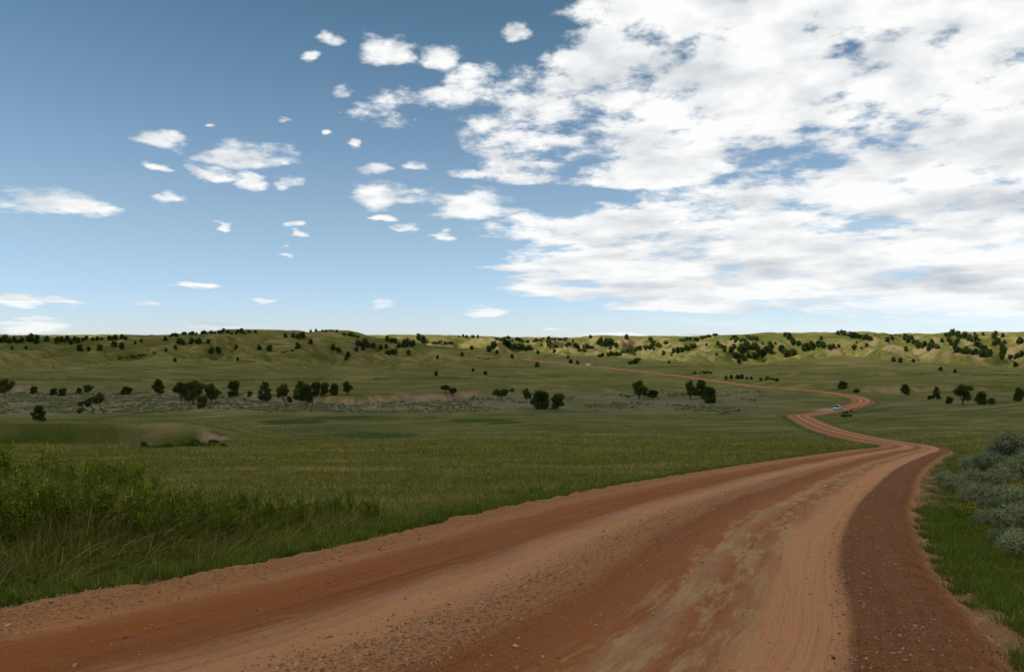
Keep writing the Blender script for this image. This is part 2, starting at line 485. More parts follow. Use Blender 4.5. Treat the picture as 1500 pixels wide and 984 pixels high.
def ground_at(px, py, dmin=4.0, dmax=2600.0):
    """where the line of sight through a point of the photograph meets the land"""
    d = np.geomspace(dmin, dmax, 520)
    for k in range(12):
        sl = (HY - (py + k)) / F_PX
        x = (px - CX) / F_PX * d
        z, _ = terrain(x, d)
        hit = np.nonzero(sl * d <= z)[0]
        hit = hit[hit > 0]
        if len(hit):
            i = hit[0]
            a, b = sl * d[i - 1] - z[i - 1], sl * d[i] - z[i]
            t = a / (a - b) if a != b else 0
            dd = d[i - 1] + (d[i] - d[i - 1]) * t
            xx = (px - CX) / F_PX * dd
            zz_, _ = terrain(np.array([xx]), np.array([dd]))
            return Vector((xx, dd, float(zz_[0])))
    return None

# wooded ravines down the hill faces
_rav = []
for pts_, wid, dep in [([(1050, 496), (1062, 508), (1076, 518), (1090, 531)], 62, 13), ([(1134, 500), (1120, 513), (1092, 529)], 55, 11), ([(1156, 488), (1164, 500), (1156, 517)], 50, 10), ([(1212, 499), (1186, 507), (1158, 518)], 46, 9),
                       ([(1228, 487), (1276, 497), (1300, 508)], 46, 7), ([(1322, 489), (1340, 499), (1356, 510), (1372, 524)], 60, 13), ([(1388, 487), (1428, 499), (1456, 524)], 60, 13), ([(1392, 508), (1424, 515), (1458, 524)], 46, 9), ([(1458, 490), (1469, 504), (1468, 522), (1484, 536)], 55, 13),
                       ([(1360, 498), (1368, 510), (1374, 522)], 40, 8), ([(1490, 497), (1512, 506)], 45, 9), ([(484, 500), (498, 512), (514, 527)], 60, 9), ([(524, 498), (546, 508), (584, 520)], 60, 9), ([(262, 496), (285, 503), (312, 515)], 60, 8), ([(380, 503), (402, 514), (420, 522)], 60, 8),
                       ([(160, 500), (184, 510), (210, 520)], 60, 8), ([(845, 500), (858, 508), (870, 518)], 60, 12), ([(882, 495), (896, 505), (905, 518)], 60, 12), ([(930, 500), (945, 506), (925, 518)], 55, 11), ([(985, 500), (975, 508), (960, 522)], 55, 11), ([(762, 499), (775, 508), (800, 512)], 60, 10),
                       ([(1010, 500), (1005, 512), (985, 525)], 50, 9), ([(740, 503), (760, 511)], 50, 8), ([(60, 496), (90, 506), (110, 520)], 60, 8)]:
    q_ = [ground_at(a_, b_, 500.0) for a_, b_ in pts_]
    q_ = [(v.x, v.y) for v in q_ if v is not None]
    if len(q_) > 1: _rav.append((np.array(q_), wid, dep))
RAVINES.extend(_rav)

# ------------------------------------------------------------------ ground material
def new_mat(name):
    m = bpy.data.materials.new(name); m.use_nodes = True
    nt = m.node_tree; S.tree = nt
    b = nt.nodes['Principled BSDF']
    b.inputs['Roughness'].default_value = 0.9
    b.inputs['Specular IOR Level'].default_value = 0.15
    return m, nt, b
def ATTR(name, out='Fac'):
    n = S.tree.nodes.new('ShaderNodeAttribute'); n.attribute_name = name
    return S(n.outputs[out])
def OBJCO():
    n = S.tree.nodes.new('ShaderNodeTexCoord'); return S(n.outputs['Object'])
def BUMP(h, strength, dist, b):
    n = S.tree.nodes.new('ShaderNodeBump'); n.inputs['Strength'].default_value = strength; n.inputs['Distance'].default_value = dist
    S.put(n.inputs['Height'], h); S.tree.links.new(n.outputs[0], b.inputs['Normal'])

mat_land, nt, b = new_mat('prairie ground')
co = OBJCO()
n_big = NOISE(co, 0.035, 4.0, 0.55)
n_mid = NOISE(co, 0.35, 5.0, 0.6)
n_tuft = NOISE(co, 2.4, 5.0, 0.65)
n_fine = NOISE(co, 14.0, 3.0, 0.6)
sx_, sy_, sz_ = SEP(co)
n_str = NOISE(XYZ(sx_ * 0.035, sy_ * 0.16, sz_ * 0.16), 1.0, 6.0, 0.62)
olive = MIXC(sstep(n_mid, 0.35, 0.68), (0.064, 0.074, 0.010), (0.125, 0.114, 0.022))
olive = MIXC(sstep(n_tuft, 0.42, 0.70) * 0.7, olive, (0.150, 0.128, 0.038))
olive = MIXC(sstep(n_tuft, 0.50, 0.30) * 0.55, olive, (0.034, 0.044, 0.006))
dry = MIXC(sstep(n_str, 0.38, 0.64), (0.092, 0.092, 0.017), (0.225, 0.185, 0.064))
c = MIXC(ATTR('dry'), olive, dry)
c = MIXC(sstep(n_str, 0.54, 0.72) * 0.55 * ATTR('meadow'), c, (0.175, 0.145, 0.055))
c = MIXC(sstep(n_big, 0.47, 0.66) * 0.5 * ATTR('meadow'), c, (0.048, 0.064, 0.008))
c = MIXC(ATTR('lush_and_shade'), c, MIXC(n_tuft, (0.024, 0.044, 0.005), (0.060, 0.085, 0.012)))
c = MIXC(ATTR('sage'), c, MIXC(sstep(n_mid, 0.40, 0.60), (0.190, 0.158, 0.075), (0.105, 0.108, 0.060)))
c = MIXC(ATTR('strawpatch') * 0.7, c, MIXC(n_tuft, (0.11, 0.095, 0.030), (0.21, 0.172, 0.070)))
soil = MIXC(sstep(n_tuft, 0.3, 0.7), (0.23, 0.135, 0.080), (0.38, 0.25, 0.165))
c = MIXC(ATTR('soil'), c, soil)
c = MIXC(ATTR('verge'), c, MIXC(n_fine, (0.15, 0.068, 0.026), (0.38, 0.215, 0.110)))
S.put(b.inputs['Base Color'], c)
BUMP(n_tuft * 0.6 + n_fine * 0.3 + n_mid * 0.8, 0.75, 0.25, b)
b.inputs['Roughness'].default_value = 1.0
b.inputs['Specular IOR Level'].default_value = 0.05

# ------------------------------------------------------------------ ground mesh: one sheet, finer where it is near or in view
az_f = np.radians(np.arange(-41.0, 41.001, 0.115))
az_b = np.radians(np.arange(41.0, 319.0, 3.0)[1:])
az = np.concatenate([az_f, az_b])
rad = [0.0]
q = 0.9
while q < 6000:
    rad.append(q)
    q += min(max(0.0125 * q, 0.09), 3.2 if q < 470 else (4.6 if q < 1480 else 200.0))
rad = np.array(rad[1:])
A, R = np.meshgrid(az, rad)
X, Y = (R * np.sin(A)).ravel(), (R * np.cos(A)).ravel()
Z, m = terrain(X, Y)
far_fall = np.maximum(np.hypot(X, Y) - 1700, 0)
Z = Z - far_fall * 0.002
na, nr = len(az), len(rad)
ii = np.arange(nr - 1)[:, None] * na; jj = np.arange(na)[None]; j2 = (jj + 1) % na
quads = np.stack([ii + jj, ii + j2, ii + na + j2, ii + na + jj], -1).reshape(-1, 4)[:, ::-1]
# centre cap
V = np.stack([X, Y, Z], 1)
zc0 = float(terrain(np.array([0.0]), np.array([0.0]))[0][0])
V = np.vstack([V, [[0, 0, zc0]]])
cap = np.stack([np.full(na, len(V) - 1), (np.arange(na) + 1) % na, np.arange(na)], 1)
me = new_mesh('ground', V, quads=quads, tris=cap)
D, px = m['D'], m['px']
blot = fbm(X / 38, Y / 38, 4, 201)
blot2 = fbm(X / 15, Y / 9, 3, 205)
slope_z = Z.reshape(nr, na)
gr = np.gradient(slope_z, axis=0) / np.gradient(R, axis=0)
ga = np.gradient(slope_z, axis=1) / (np.maximum(R, 1) * np.radians(0.115))
slope = np.minimum(np.hypot(gr, np.clip(ga, -3, 3)), 3).ravel()
dry = np.clip(sm(D, 395, 430) * (0.72 + 0.45 * blot) + (1 - sm(D, 395, 430)) * sm(D, 60, 170) * (0.60 + 0.8 * blot2 + 0.4 * blot), 0, 1)
dry = np.clip(dry + m['hill'] * (0.55 * sm(m['spur'], 0.22, 0.6) - 0.1), 0, 1)
lush_and_shade = np.zeros_like(X)
for (lx, ly, rx, ry) in [(425, 617, 52, 4.0), (552, 637, 78, 4.0), (575, 603, 62, 3.0), (505, 611, 42, 2.6), (705, 616, 60, 2.8), (815, 603, 46, 3.0), (740, 619, 30, 2), (1455, 589, 26, 3.2),  # last ellipse here is a shadow patch under the right hill, painted dark green
                          (300, 638, 30, 9), (860, 604, 40, 2.0), (1160, 655, 90, 3), (1255, 660, 50, 4)]:
    g = ground_at(lx, ly)
    s_x = rx * g.y / F_PX
    g2 = ground_at(lx, ly - ry); s_y = max(abs(g2.y - g.y), 2.0)
    lush_and_shade = np.maximum(lush_and_shade, 1 - sm(((X - g.x) / s_x) ** 2 + ((Y - g.y) / s_y) ** 2 + 0.35 * blot2, 0.5, 1.15))
lush_and_shade = np.maximum(lush_and_shade, 0.85 * (1 - sm(m['over'], 0.5, 3.6 + 2.5 * blot2)) * sm(m['over'], 0.0, 0.4) * (1 - sm(D, 330, 380)))
lush_and_shade = np.maximum(lush_and_shade, m['gully'] * 0.9)
# far hills: hollows between the spurs stay green
lush_and_shade = np.maximum(lush_and_shade, m['hill'] * (1 - sm(m['spur'], 0.03, 0.24)) * 0.5)
straw = np.zeros_like(X)
STRAW = []
for (lx, ly, rx, ry) in [(283, 697, 58, 7), (690, 696, 48, 5), (448, 709, 22, 4), (770, 682, 40, 3.5), (560, 668, 60, 3), (905, 652, 60, 3), (990, 640, 50, 2.5), (640, 655, 50, 2.5), (1040, 622, 60, 2), (860, 690, 40, 3), (330, 668, 50, 2.5), (520, 690, 30, 3), (930, 616, 90, 2.2), (700, 640, 60, 2)]:
    g = ground_at(lx, ly)
    s_x = rx * g.y / F_PX; g2 = ground_at(lx, ly - ry); s_y = max(abs(g2.y - g.y), 0.8)
    STRAW.append((g.x, g.y, s_x, s_y))
def straw_at(x, y):
    out_ = np.zeros(np.shape(x)); nz_ = fbm(x / 6, y / 3, 4, 640)
    for gx_, gy_, sx_2, sy_2 in STRAW: out_ = np.maximum(out_, 1 - sm(((x - gx_) / sx_2) ** 2 + ((y - gy_) / sy_2) ** 2 + 0.7 * nz_, 0.3, 1.2))
    return out_
straw = straw_at(X, Y)
sage = np.clip(m['creek'] * (1.0 + 0.9 * blot) * (1 - sm(px, 690, 800) * 0.45), 0, 1) * (1 - 0.7 * sm(px, 1080, 1160))
soil_m = np.clip(m['scarp'] * 1.25 * sm(slope, 0.30, 0.62), 0, 1)
soil_m = np.maximum(soil_m, 0.85 * m['creek'] * sm(blot2, 0.26, 0.6) * (1 - sm(px, 560, 700)))
edge_gully = sm(slope, 0.5, 1.0) * sm(m['gully'], 0.02, 0.3) * np.clip(sm(X + 2 * blot2, -59, -55) + 0.3 * sm(X + 5 * blot2, -76, -71) * (1 - sm(X + 5 * blot2, -66, -62)) * sm(blot2, -0.35, 0.1), 0, 1)
edge_gully = np.maximum(edge_gully, (1 - sm(m['gd'] + 1.2 * blot2, 12.2, 13.8)) * sm(m['gd'], 7.5, 9.5) * sm(X, -60, -56) * sm(Y, 138, 143))
soil_m = np.maximum(soil_m, edge_gully)
soil_m = soil_m * (1 - 0.5 * sm(D, 480, 560))
bare = m['hill'] * sm(m['spur'], 0.40, 0.72) * sm(fbm(X / 55, Y / 55, 3, 220), 0.12, 0.5) * 0.38
bare = np.maximum(bare, m['hill'] * sm(slope, 0.36, 0.62) * sm(fbm(X / 30, Y / 30, 3, 221), -0.1, 0.3) * (0.2 + 0.25 * sm(px, 560, 760)))
soil_m = np.maximum(soil_m, bare)
lush_and_shade = lush_and_shade * (1 - soil_m)
verge = (1 - sm(m['over'] + 0.7 * perlin(X / 0.9, Y / 0.9, 230) + 0.5 * perlin(X / 0.3, Y / 0.3, 231), 0.25, 0.75)) * (1 - sm(D, 60, 120) * 0.4)
verge = np.maximum(verge, 0.9 * (m['side'] > 0) * sm(perlin(X / 1.3, Y / 1.3, 233) + 0.4 * perlin(X / 0.35, Y / 0.35, 234), 0.25, 0.5) * (1 - sm(m['over'], 0.8, 1.9)) * (1 - sm(D, 20, 30)))
meadow = (1 - sm(D, 300, 420)) * sm(m['over'], 1, 4)
for nm, v in (('dry', dry), ('lush_and_shade', lush_and_shade), ('sage', sage), ('soil', soil_m), ('verge', verge), ('meadow', meadow), ('strawpatch', straw)):
    fattr(me, nm, np.append(v, 0.0))
ground = link('ground', me, mat_land)
tag(ground, kind='structure')
# ------------------------------------------------------------------ red dirt road
def road_mesh(s0, s1, ds, nt_, fine):
    ss = np.arange(s0, s1 + ds * 0.5, ds)
    cx, cy, cz = (np.interp(ss, RS, RC[:, i]) for i in range(3))
    tx = np.interp(ss, RS, np.gradient(RC[:, 0])); ty = np.interp(ss, RS, np.gradient(RC[:, 1]))
    l = np.hypot(tx, ty); tx, ty = tx / l, ty / l
    hw = np.interp(ss, RS, RH)
    u = np.linspace(-1, 1, nt_)
    Sg, U = np.meshgrid(ss, u, indexing='ij')
    rag = 0.16 * fbm(ss / 3.0, ss * 0 + 0.5, 3, 301); rag2 = 0.2 * fbm(ss / 3.0, ss * 0 + 7.5, 3, 303)
    W = np.where(U < 0, (hw + rag)[:, None], (hw + rag2)[:, None]) * U
    X = cx[:, None] + W * ty[:, None]; Y = cy[:, None] - W * tx[:, None]
    a = np.abs(W) / hw[:, None]
    Zc = cz[:, None] + 0.07 * (1 - a ** 2)
    t = W
    if fine:
        sw = 0.16 * fbm(Sg / 9, t / 4 + 3, 2, 310)
        tt = t + sw
        def rut(c_, w_, d_): return -d_ * np.exp(-((tt - c_) / w_) ** 2)
        Zc += rut(-2.55, 0.28, 0.030) + rut(-2.05, 0.10, 0.022) + rut(-1.35, 0.22, 0.020) + rut(0.55, 0.35, 0.028) + rut(1.55, 0.12, 0.020) + rut(2.55, 0.30, 0.025)
        Zc += rut(-2.80, 0.05, 0.045) + rut(-2.62, 0.04, 0.03) + rut(-2.25, 0.045, 0.04) + rut(-1.88, 0.04, 0.03) + rut(1.0, 0.05, 0.03) + rut(1.12, 0.04, 0.025) + rut(1.9, 0.045, 0.03) + rut(2.30, 0.04, 0.024) + rut(2.95, 0.06, 0.03)
        # windrow of loose gravel and the loose right-hand shoulder
        Zc += 0.055 * np.exp(-((tt + 0.35) / 0.42) ** 2) * (1 + 0.5 * fbm(Sg / 0.5, t / 0.3, 3, 320))
        Zc += 0.045 * sm(tt, 3.12, 3.32) * (1 - sm(tt, 4.2, 4.7)) * (1 + 0.6 * fbm(Sg / 0.35, t / 0.35, 3, 321))
        Zc += 0.030 * (1 - sm(tt, -3.9, -3.4)) * (1 + 0.7 * fbm(Sg / 0.3, t / 0.3, 3, 323))
        loose = np.exp(-((tt + 0.35) / 0.5) ** 2) + sm(tt, 2.95, 3.2) + (1 - sm(tt, -3.9, -3.3))
        Zc += 0.010 * fbm(Sg / 0.16, t / 0.16, 3, 322) * (0.25 + loose) + 0.012 * fbm(Sg / 2.2, t / 0.5, 3, 324)
    Zc = Zc - 0.27 * sm(a + 0.05 * fbm(Sg / 0.5, t / 0.5, 3, 330), 0.86, 1.06)
    n_s, n_t = len(ss), nt_
    V = np.stack([X, Y, Zc], -1).reshape(-1, 3)
    ii = np.arange(n_s - 1)[:, None] * n_t; jj = np.arange(n_t - 1)[None]
    Q = np.stack([ii + jj, ii + jj + 1, ii + n_t + jj + 1, ii + n_t + jj], -1).reshape(-1, 4)
    return V, Q, (Sg - S_CAM).ravel(), (t / np.where(np.abs(hw[:, None]) > 0, hw[:, None], 1) * 4.75).ravel()

segs = [road_mesh(0, S_CAM - 4.2, 0.6, 61, False), road_mesh(S_CAM - 4.2, S_CAM + 26, 0.055, 221, True), road_mesh(S_CAM + 26, S_CAM + 90, 0.2, 121, True), road_mesh(S_CAM + 90, RS[-1], 1.0, 31, False)]
Vs, Qs, Ss, Ts, off = [], [], [], [], 0
for V, Q, s_, t_ in segs:
    Vs.append(V); Qs.append(Q + off); Ss.append(s_); Ts.append(t_); off += len(V)
me = new_mesh('dirt_road', np.vstack(Vs), quads=np.vstack(Qs))
fattr(me, 'road_s', np.concatenate(Ss)); fattr(me, 'road_t', np.concatenate(Ts))

mat_road, nt, b = new_mat('red dirt and gravel')
co = OBJCO()
s_, t_ = ATTR('road_s'), ATTR('road_t')
warp = NOISE(XYZ(s_ * 0.10, t_ * 0.35, 0.0), 1.0, 5.0, 0.6)
warp2 = NOISE(XYZ(s_ * 0.35, t_ * 1.6, 3.0), 1.0, 6.0, 0.65)
calm = sstep(t_, 2.1, 2.8, 1.0, 0.3) * sstep(s_, 30.0, 90.0, 1.0, 0.5)
tw = t_ + ((warp - 0.5) * 0.9 + (warp2 - 0.5) * 0.35) * calm
ramp = nt.nodes.new('ShaderNodeValToRGB')
S.put(ramp.inputs[0], lin(tw, -5.0, 5.0))
el = ramp.color_ramp.elements
RED, RED2, TAN, PALE, BRN, EDGE_C = (0.275, 0.090, 0.023), (0.230, 0.072, 0.017), (0.450, 0.198, 0.080), (0.47, 0.255, 0.115), (0.200, 0.068, 0.018), (0.38, 0.175, 0.070)
stops = [(-4.9, EDGE_C), (-3.85, (0.34, 0.142, 0.050)), (-3.45, (0.36, 0.150, 0.052)), (-3.15, RED), (-2.0, RED2), (-1.7, (0.31, 0.13, 0.055)), (-1.25, TAN), (-0.65, (0.42, 0.180, 0.068)), (-0.1, (0.34, 0.140, 0.050)),
         (0.12, RED2), (0.95, RED), (1.2, (0.34, 0.17, 0.08)), (1.6, RED), (2.0, (0.30, 0.125, 0.05)), (2.3, TAN), (3.05, TAN), (3.18, BRN), (4.35, BRN), (4.62, EDGE_C), (4.9, PALE)]
for i, (p, col) in enumerate(stops):
    e = el[i] if i < 2 else el.new((p + 5) / 10)
    e.position = (p + 5) / 10; e.color = col + (1,)
c = S(ramp.outputs[0])
# pale crust showing through in the wheel tracks
pn = NOISE(XYZ(s_ * 0.5, t_ * 2.6, 0.0), 1.0, 12.0, 0.78)
zone = sstep(t_, 0.6, 1.1) * sstep(t_, 1.9, 2.5, 1.0, 0.0)
zone2 = sstep(t_, -2.2, -1.6) * sstep(t_, -0.9, -0.5, 1.0, 0.0) * 0.55
c = MIXC(sstep(pn, 0.475, 0.575) * zone * 0.74, c, (0.40, 0.245, 0.105))
c = MIXC(sstep(pn, 0.46, 0.60) * zone2, c, (0.40, 0.21, 0.11))
# fine tyre streaks along the road
stk = NOISE(XYZ(s_ * 0.05, tw * 9.0, 0.0), 1.0, 4.0, 0.6)
stk2 = NOISE(XYZ(s_ * 0.16, tw * 26.0, 5.0), 1.0, 3.0, 0.6)
c = MIXC(sstep(stk, 0.35, 0.70) * 0.40, c, MIXC(1.0, c, (1.25, 1.28, 1.30), 'MULTIPLY'))
c = MIXC(sstep(stk2, 0.50, 0.66) * 0.5, c, MIXC(1.0, c, (0.70, 0.62, 0.56), 'MULTIPLY'))
dirt = NOISE(co, 1.7, 6.0, 0.65)
c = MIXC(sstep(dirt, 0.35, 0.7) * 0.35, c, MIXC(1.0, c, (1.18, 1.22, 1.25), 'MULTIPLY'))
grit = NOISE(co, 45.0, 3.0, 0.7)
pebble = nt.nodes.new('ShaderNodeTexVoronoi'); pebble.inputs['Scale'].default_value = 26.0
S.put(pebble.inputs['Vector'], co)
pb = S(pebble.outputs['Distance']); pc = S(pebble.outputs['Color'])
pr, pg, _ = SEP(pc)
loose = MX(MX(M('MULTIPLY', sstep(t_, 2.95, 3.1), 1.0), sstep(t_, -3.3, -3.7)), sstep(M('ABSOLUTE', t_ + 0.35), 0.25, 0.7, 1.0, 0.0))
spot = sstep(pb, 0.36, 0.16) * sstep(pr, 0.45, 0.6) * (loose * 0.7 + 0.18)
c = MIXC(spot, c, MIXC(pg, (0.15, 0.062, 0.025), (0.46, 0.30, 0.17)))
c = MIXC(sstep(grit, 0.48, 0.70) * 0.6, c, MIXC(1.0, c, (0.62, 0.58, 0.54), 'MULTIPLY'))
S.put(b.inputs['Base Color'], c)
BUMP(sstep(pb, 0.5, 0.05) * (loose * 1.0 + 0.15) + grit * 0.5 + dirt * 0.5 + stk2 * 0.35, 0.8, 0.045, b)
b.inputs['Roughness'].default_value = 0.93
road = link('dirt_road', me, mat_road)
tag(road, kind='structure')
# ------------------------------------------------------------------ the cloud overhead, out of the picture, whose shadow lies on the valley
ALT = 1500.0
sh_off = Vector((to_sun.x, to_sun.y)) * (ALT / to_sun.z)
gx = np.linspace(-2300, 2300, 84); gy = np.linspace(-700, 1500, 60)
GX, GY = np.meshgrid(gx, gy)
front = interp(GX, [(-2300, 1150), (-400, 1100), (-150, 1010), (0, 985), (120, 960), (300, 940), (520, 975), (900, 1010), (2300, 1050)]) + 70 * fbm(GX / 260, GY / 260, 3, 401)
edge = np.minimum(front - GY, GY + 600); edge = np.minimum(edge, 2250 - np.abs(GX))
dens = sm(edge, -40, 190) * np.clip(0.93 + 0.16 * fbm(GX / 420, GY / 300, 3, 402), 0.6, 1.0) * (1 - 0.40 * sm(GY, 420, 700) * (0.3 + 0.7 * sm(GX, -120, 260)))
th = np.sqrt(np.clip(dens, 0, 1)) * (170 + 90 * fbm(GX / 180, GY / 180, 4, 403)) * sm(edge, -60, 200)
top = np.stack([GX + sh_off.x, GY + sh_off.y, ALT + 4 + np.maximum(th, 0)], -1).reshape(-1, 3)
bot = np.stack([GX + sh_off.x, GY + sh_off.y, ALT - 4 - np.maximum(th, 0) * 0.12], -1).reshape(-1, 3)
nx_, ny_ = len(gx), len(gy)
ii = np.arange(ny_ - 1)[:, None] * nx_; jj = np.arange(nx_ - 1)[None]
Qt = np.stack([ii + jj, ii + jj + 1, ii + nx_ + jj + 1, ii + nx_ + jj], -1).reshape(-1, 4)
nb = nx_ * ny_
ring = np.concatenate([np.arange(nx_), np.arange(1, ny_) * nx_ + nx_ - 1, (ny_ - 1) * nx_ + np.arange(nx_ - 2, -1, -1), np.arange(ny_ - 2, 0, -1) * nx_])
rn = np.roll(ring, -1)
me = new_mesh('cloud', np.vstack([top, bot]), quads=np.vstack([Qt, Qt[:, ::-1] + nb, np.stack([ring, ring + nb, rn + nb, rn], 1)]))
fattr(me, 'cover', np.tile(dens.ravel(), 2))
mat_cloud = bpy.data.materials.new('cloud vapour'); mat_cloud.use_nodes = True
nt = mat_cloud.node_tree; nt.nodes.clear(); S.tree = nt
o_ = nt.nodes.new('ShaderNodeOutputMaterial'); mixs = nt.nodes.new('ShaderNodeMixShader')
tr = nt.nodes.new('ShaderNodeBsdfTransparent'); tl = nt.nodes.new('ShaderNodeBsdfTranslucent')
tl.inputs[0].default_value = (0.95, 0.96, 0.97, 1)
df = nt.nodes.new('ShaderNodeBsdfDiffuse'); df.inputs[0].default_value = (0.9, 0.91, 0.92, 1)
body = nt.nodes.new('ShaderNodeMixShader'); body.inputs[0].default_value = 0.42          # a thick cloud sends most light back up
nt.links.new(df.outputs[0], body.inputs[1]); nt.links.new(tl.outputs[0], body.inputs[2])
wisp = NOISE(OBJCO(), 0.006, 5.0, 0.6)
S.put(mixs.inputs[0], ATTR('cover') * sstep(wisp, 0.15, 0.5, 0.8, 1.0) * 0.675)
nt.links.new(tr.outputs[0], mixs.inputs[1]); nt.links.new(body.outputs[0], mixs.inputs[2]); nt.links.new(mixs.outputs[0], o_.inputs[0])
cloud = link('cloud', me, mat_cloud)
tag(cloud, kind='structure')

# ------------------------------------------------------------------ plant materials
def leaf_mat(name, c1, c2, c3=None, trans=0.25, attr='tone', patch=None):
    m = bpy.data.materials.new(name); m.use_nodes = True
    nt = m.node_tree; nt.nodes.clear(); S.tree = nt
    o = nt.nodes.new('ShaderNodeOutputMaterial')
    d = nt.nodes.new('ShaderNodeBsdfDiffuse'); t = nt.nodes.new('ShaderNodeBsdfTranslucent'); mx = nt.nodes.new('ShaderNodeMixShader')
    v = ATTR(attr)
    oi = nt.nodes.new('ShaderNodeObjectInfo')
    c = MIXC(v, c1, c2)
    if c3 is not None: c = MIXC(sstep(v, 0.80, 0.97), c, c3)
    f = S(oi.outputs['Random'])
    c = MIXC(1.0, c, MIXC(f, (0.70, 0.76, 0.72), (1.36, 1.26, 1.2)), 'MULTIPLY')
    if patch:                                               # colour drifts across the meadow
        gp = nt.nodes.new('ShaderNodeNewGeometry'); px_, py_, pz_ = SEP(S(gp.outputs['Position']))
        pos = XYZ(px_, py_, 0.0)
        n1 = NOISE(pos, 0.05, 4.0, 0.6); n2 = NOISE(XYZ(px_ * 0.05, py_ * 0.16, 0.0), 1.0, 6.0, 0.65); n3 = NOISE(pos, 0.5, 3.0, 0.6)
        c = MIXC(sstep(n1, 0.40, 0.62) * 0.6, c, MIXC(1.0, c, patch[0], 'MULTIPLY'))
        c = MIXC(sstep(n2, 0.50, 0.70) * 0.85, c, MIXC(1.0, c, patch[1], 'MULTIPLY'))
        c = MIXC(sstep(n3, 0.40, 0.65) * 0.4, c, MIXC(1.0, c, patch[2], 'MULTIPLY'))
    S.put(d.inputs[0], c); S.put(t.inputs[0], c)
    mx.inputs[0].default_value = trans
    nt.links.new(d.outputs[0], mx.inputs[1]); nt.links.new(t.outputs[0], mx.inputs[2]); nt.links.new(mx.outputs[0], o.inputs[0])
    return m
mat_bark, nt, b = new_mat('grey bark')
nz = NOISE(OBJCO(), 9.0, 4.0, 0.6)
S.put(b.inputs['Base Color'], MIXC(nz, (0.035, 0.026, 0.018), (0.13, 0.105, 0.08))); BUMP(nz, 0.6, 0.03, b)
mat_dead, nt, b = new_mat('bleached wood')
nz = NOISE(OBJCO(), 12.0, 4.0, 0.6)
S.put(b.inputs['Base Color'], MIXC(nz, (0.16, 0.13, 0.10), (0.40, 0.35, 0.29)))
mat_cotton = leaf_mat('cottonwood leaves', (0.026, 0.040, 0.008), (0.095, 0.118, 0.026))
mat_juniper = leaf_mat('juniper needles', (0.020, 0.036, 0.010), (0.080, 0.105, 0.030), trans=0.12)
mat_shrub = leaf_mat('green shrub leaves', (0.030, 0.055, 0.010), (0.085, 0.130, 0.028))
mat_sage = leaf_mat('sagebrush leaves', (0.125, 0.145, 0.062), (0.33, 0.36, 0.19), (0.32, 0.26, 0.11), trans=0.2)
mat_grass = leaf_mat('short green grass', (0.075, 0.108, 0.014), (0.185, 0.225, 0.036), (0.36, 0.29, 0.12), trans=0.3, patch=((0.8, 0.9, 0.8), (1.35, 1.2, 1.3), (0.8, 0.85, 0.8)))
mat_mgrass = leaf_mat('meadow grass', (0.110, 0.122, 0.017), (0.250, 0.235, 0.055), (0.46, 0.37, 0.17), trans=0.3, patch=((0.62, 0.78, 0.62), (2.3, 1.8, 2.0), (1.4, 1.22, 1.15)))
mat_tall = leaf_mat('tall weedy grass', (0.075, 0.096, 0.012), (0.215, 0.215, 0.042), (0.36, 0.27, 0.12), trans=0.3)
mat_clover = leaf_mat('clover leaves', (0.060, 0.092, 0.011), (0.165, 0.210, 0.028), trans=0.3)
mat_yellow = leaf_mat('yellow flowers', (0.34, 0.28, 0.015), (0.58, 0.47, 0.03), trans=0.3)
mat_gold = leaf_mat('golden flowers', (0.50, 0.26, 0.01), (0.62, 0.36, 0.02), trans=0.2)

# ------------------------------------------------------------------ plant geometry
class G:
    """collects triangles / quads with a tone per face"""
    def __init__(s): s.v, s.t, s.n, s.tone = [], [], 0, []
    def add(s, V, T, tone):
        V = np.asarray(V, float).reshape(-1, 3); T = np.asarray(T, int)
        s.v.append(V); s.t.append(T + s.n); s.n += len(V)
        s.tone.append(np.broadcast_to(np.asarray(tone, float), (len(T),)))
    def mesh(s, name, mat, smooth=False):
        me = new_mesh(name, np.vstack(s.v), tris=np.vstack(s.t), smooth=smooth)
        fattr(me, 'tone', np.concatenate(s.tone), 'FACE')
        me.materials.append(mat)
        return me

def leaves(g, C, size, r, elong=1.5, up=0.0, normal=None, tone=None):
    """diamond leaves (two triangles, folded) at the points C"""
    n = len(C)
    if n == 0: return
    size = np.broadcast_to(size, (n,))
    a = r.normal(size=(n, 3)); a[:, 2] = a[:, 2] * 0.8 + up; a /= np.linalg.norm(a, axis=1)[:, None]
    b = r.normal(size=(n, 3))
    if normal is not None: b = b * 0.7 + np.cross(a, normal)
    b -= a * (a * b).sum(1)[:, None]; b /= np.linalg.norm(b, axis=1)[:, None]
    nn = np.cross(a, b)
    L = (size * elong * 0.5)[:, None]; W = (size * 0.5)[:, None]
    V = np.stack([C - a * L, C + b * W + nn * W * 0.25, C + a * L, C - b * W + nn * W * 0.25], 1).reshape(-1, 3)
    k = np.arange(n)[:, None] * 4
    T = np.concatenate([k + [[0, 1, 2]], k + [[0, 2, 3]]])
    tone = r.random(n) if tone is None else tone
    g.add(V, T, np.tile(tone, 2))

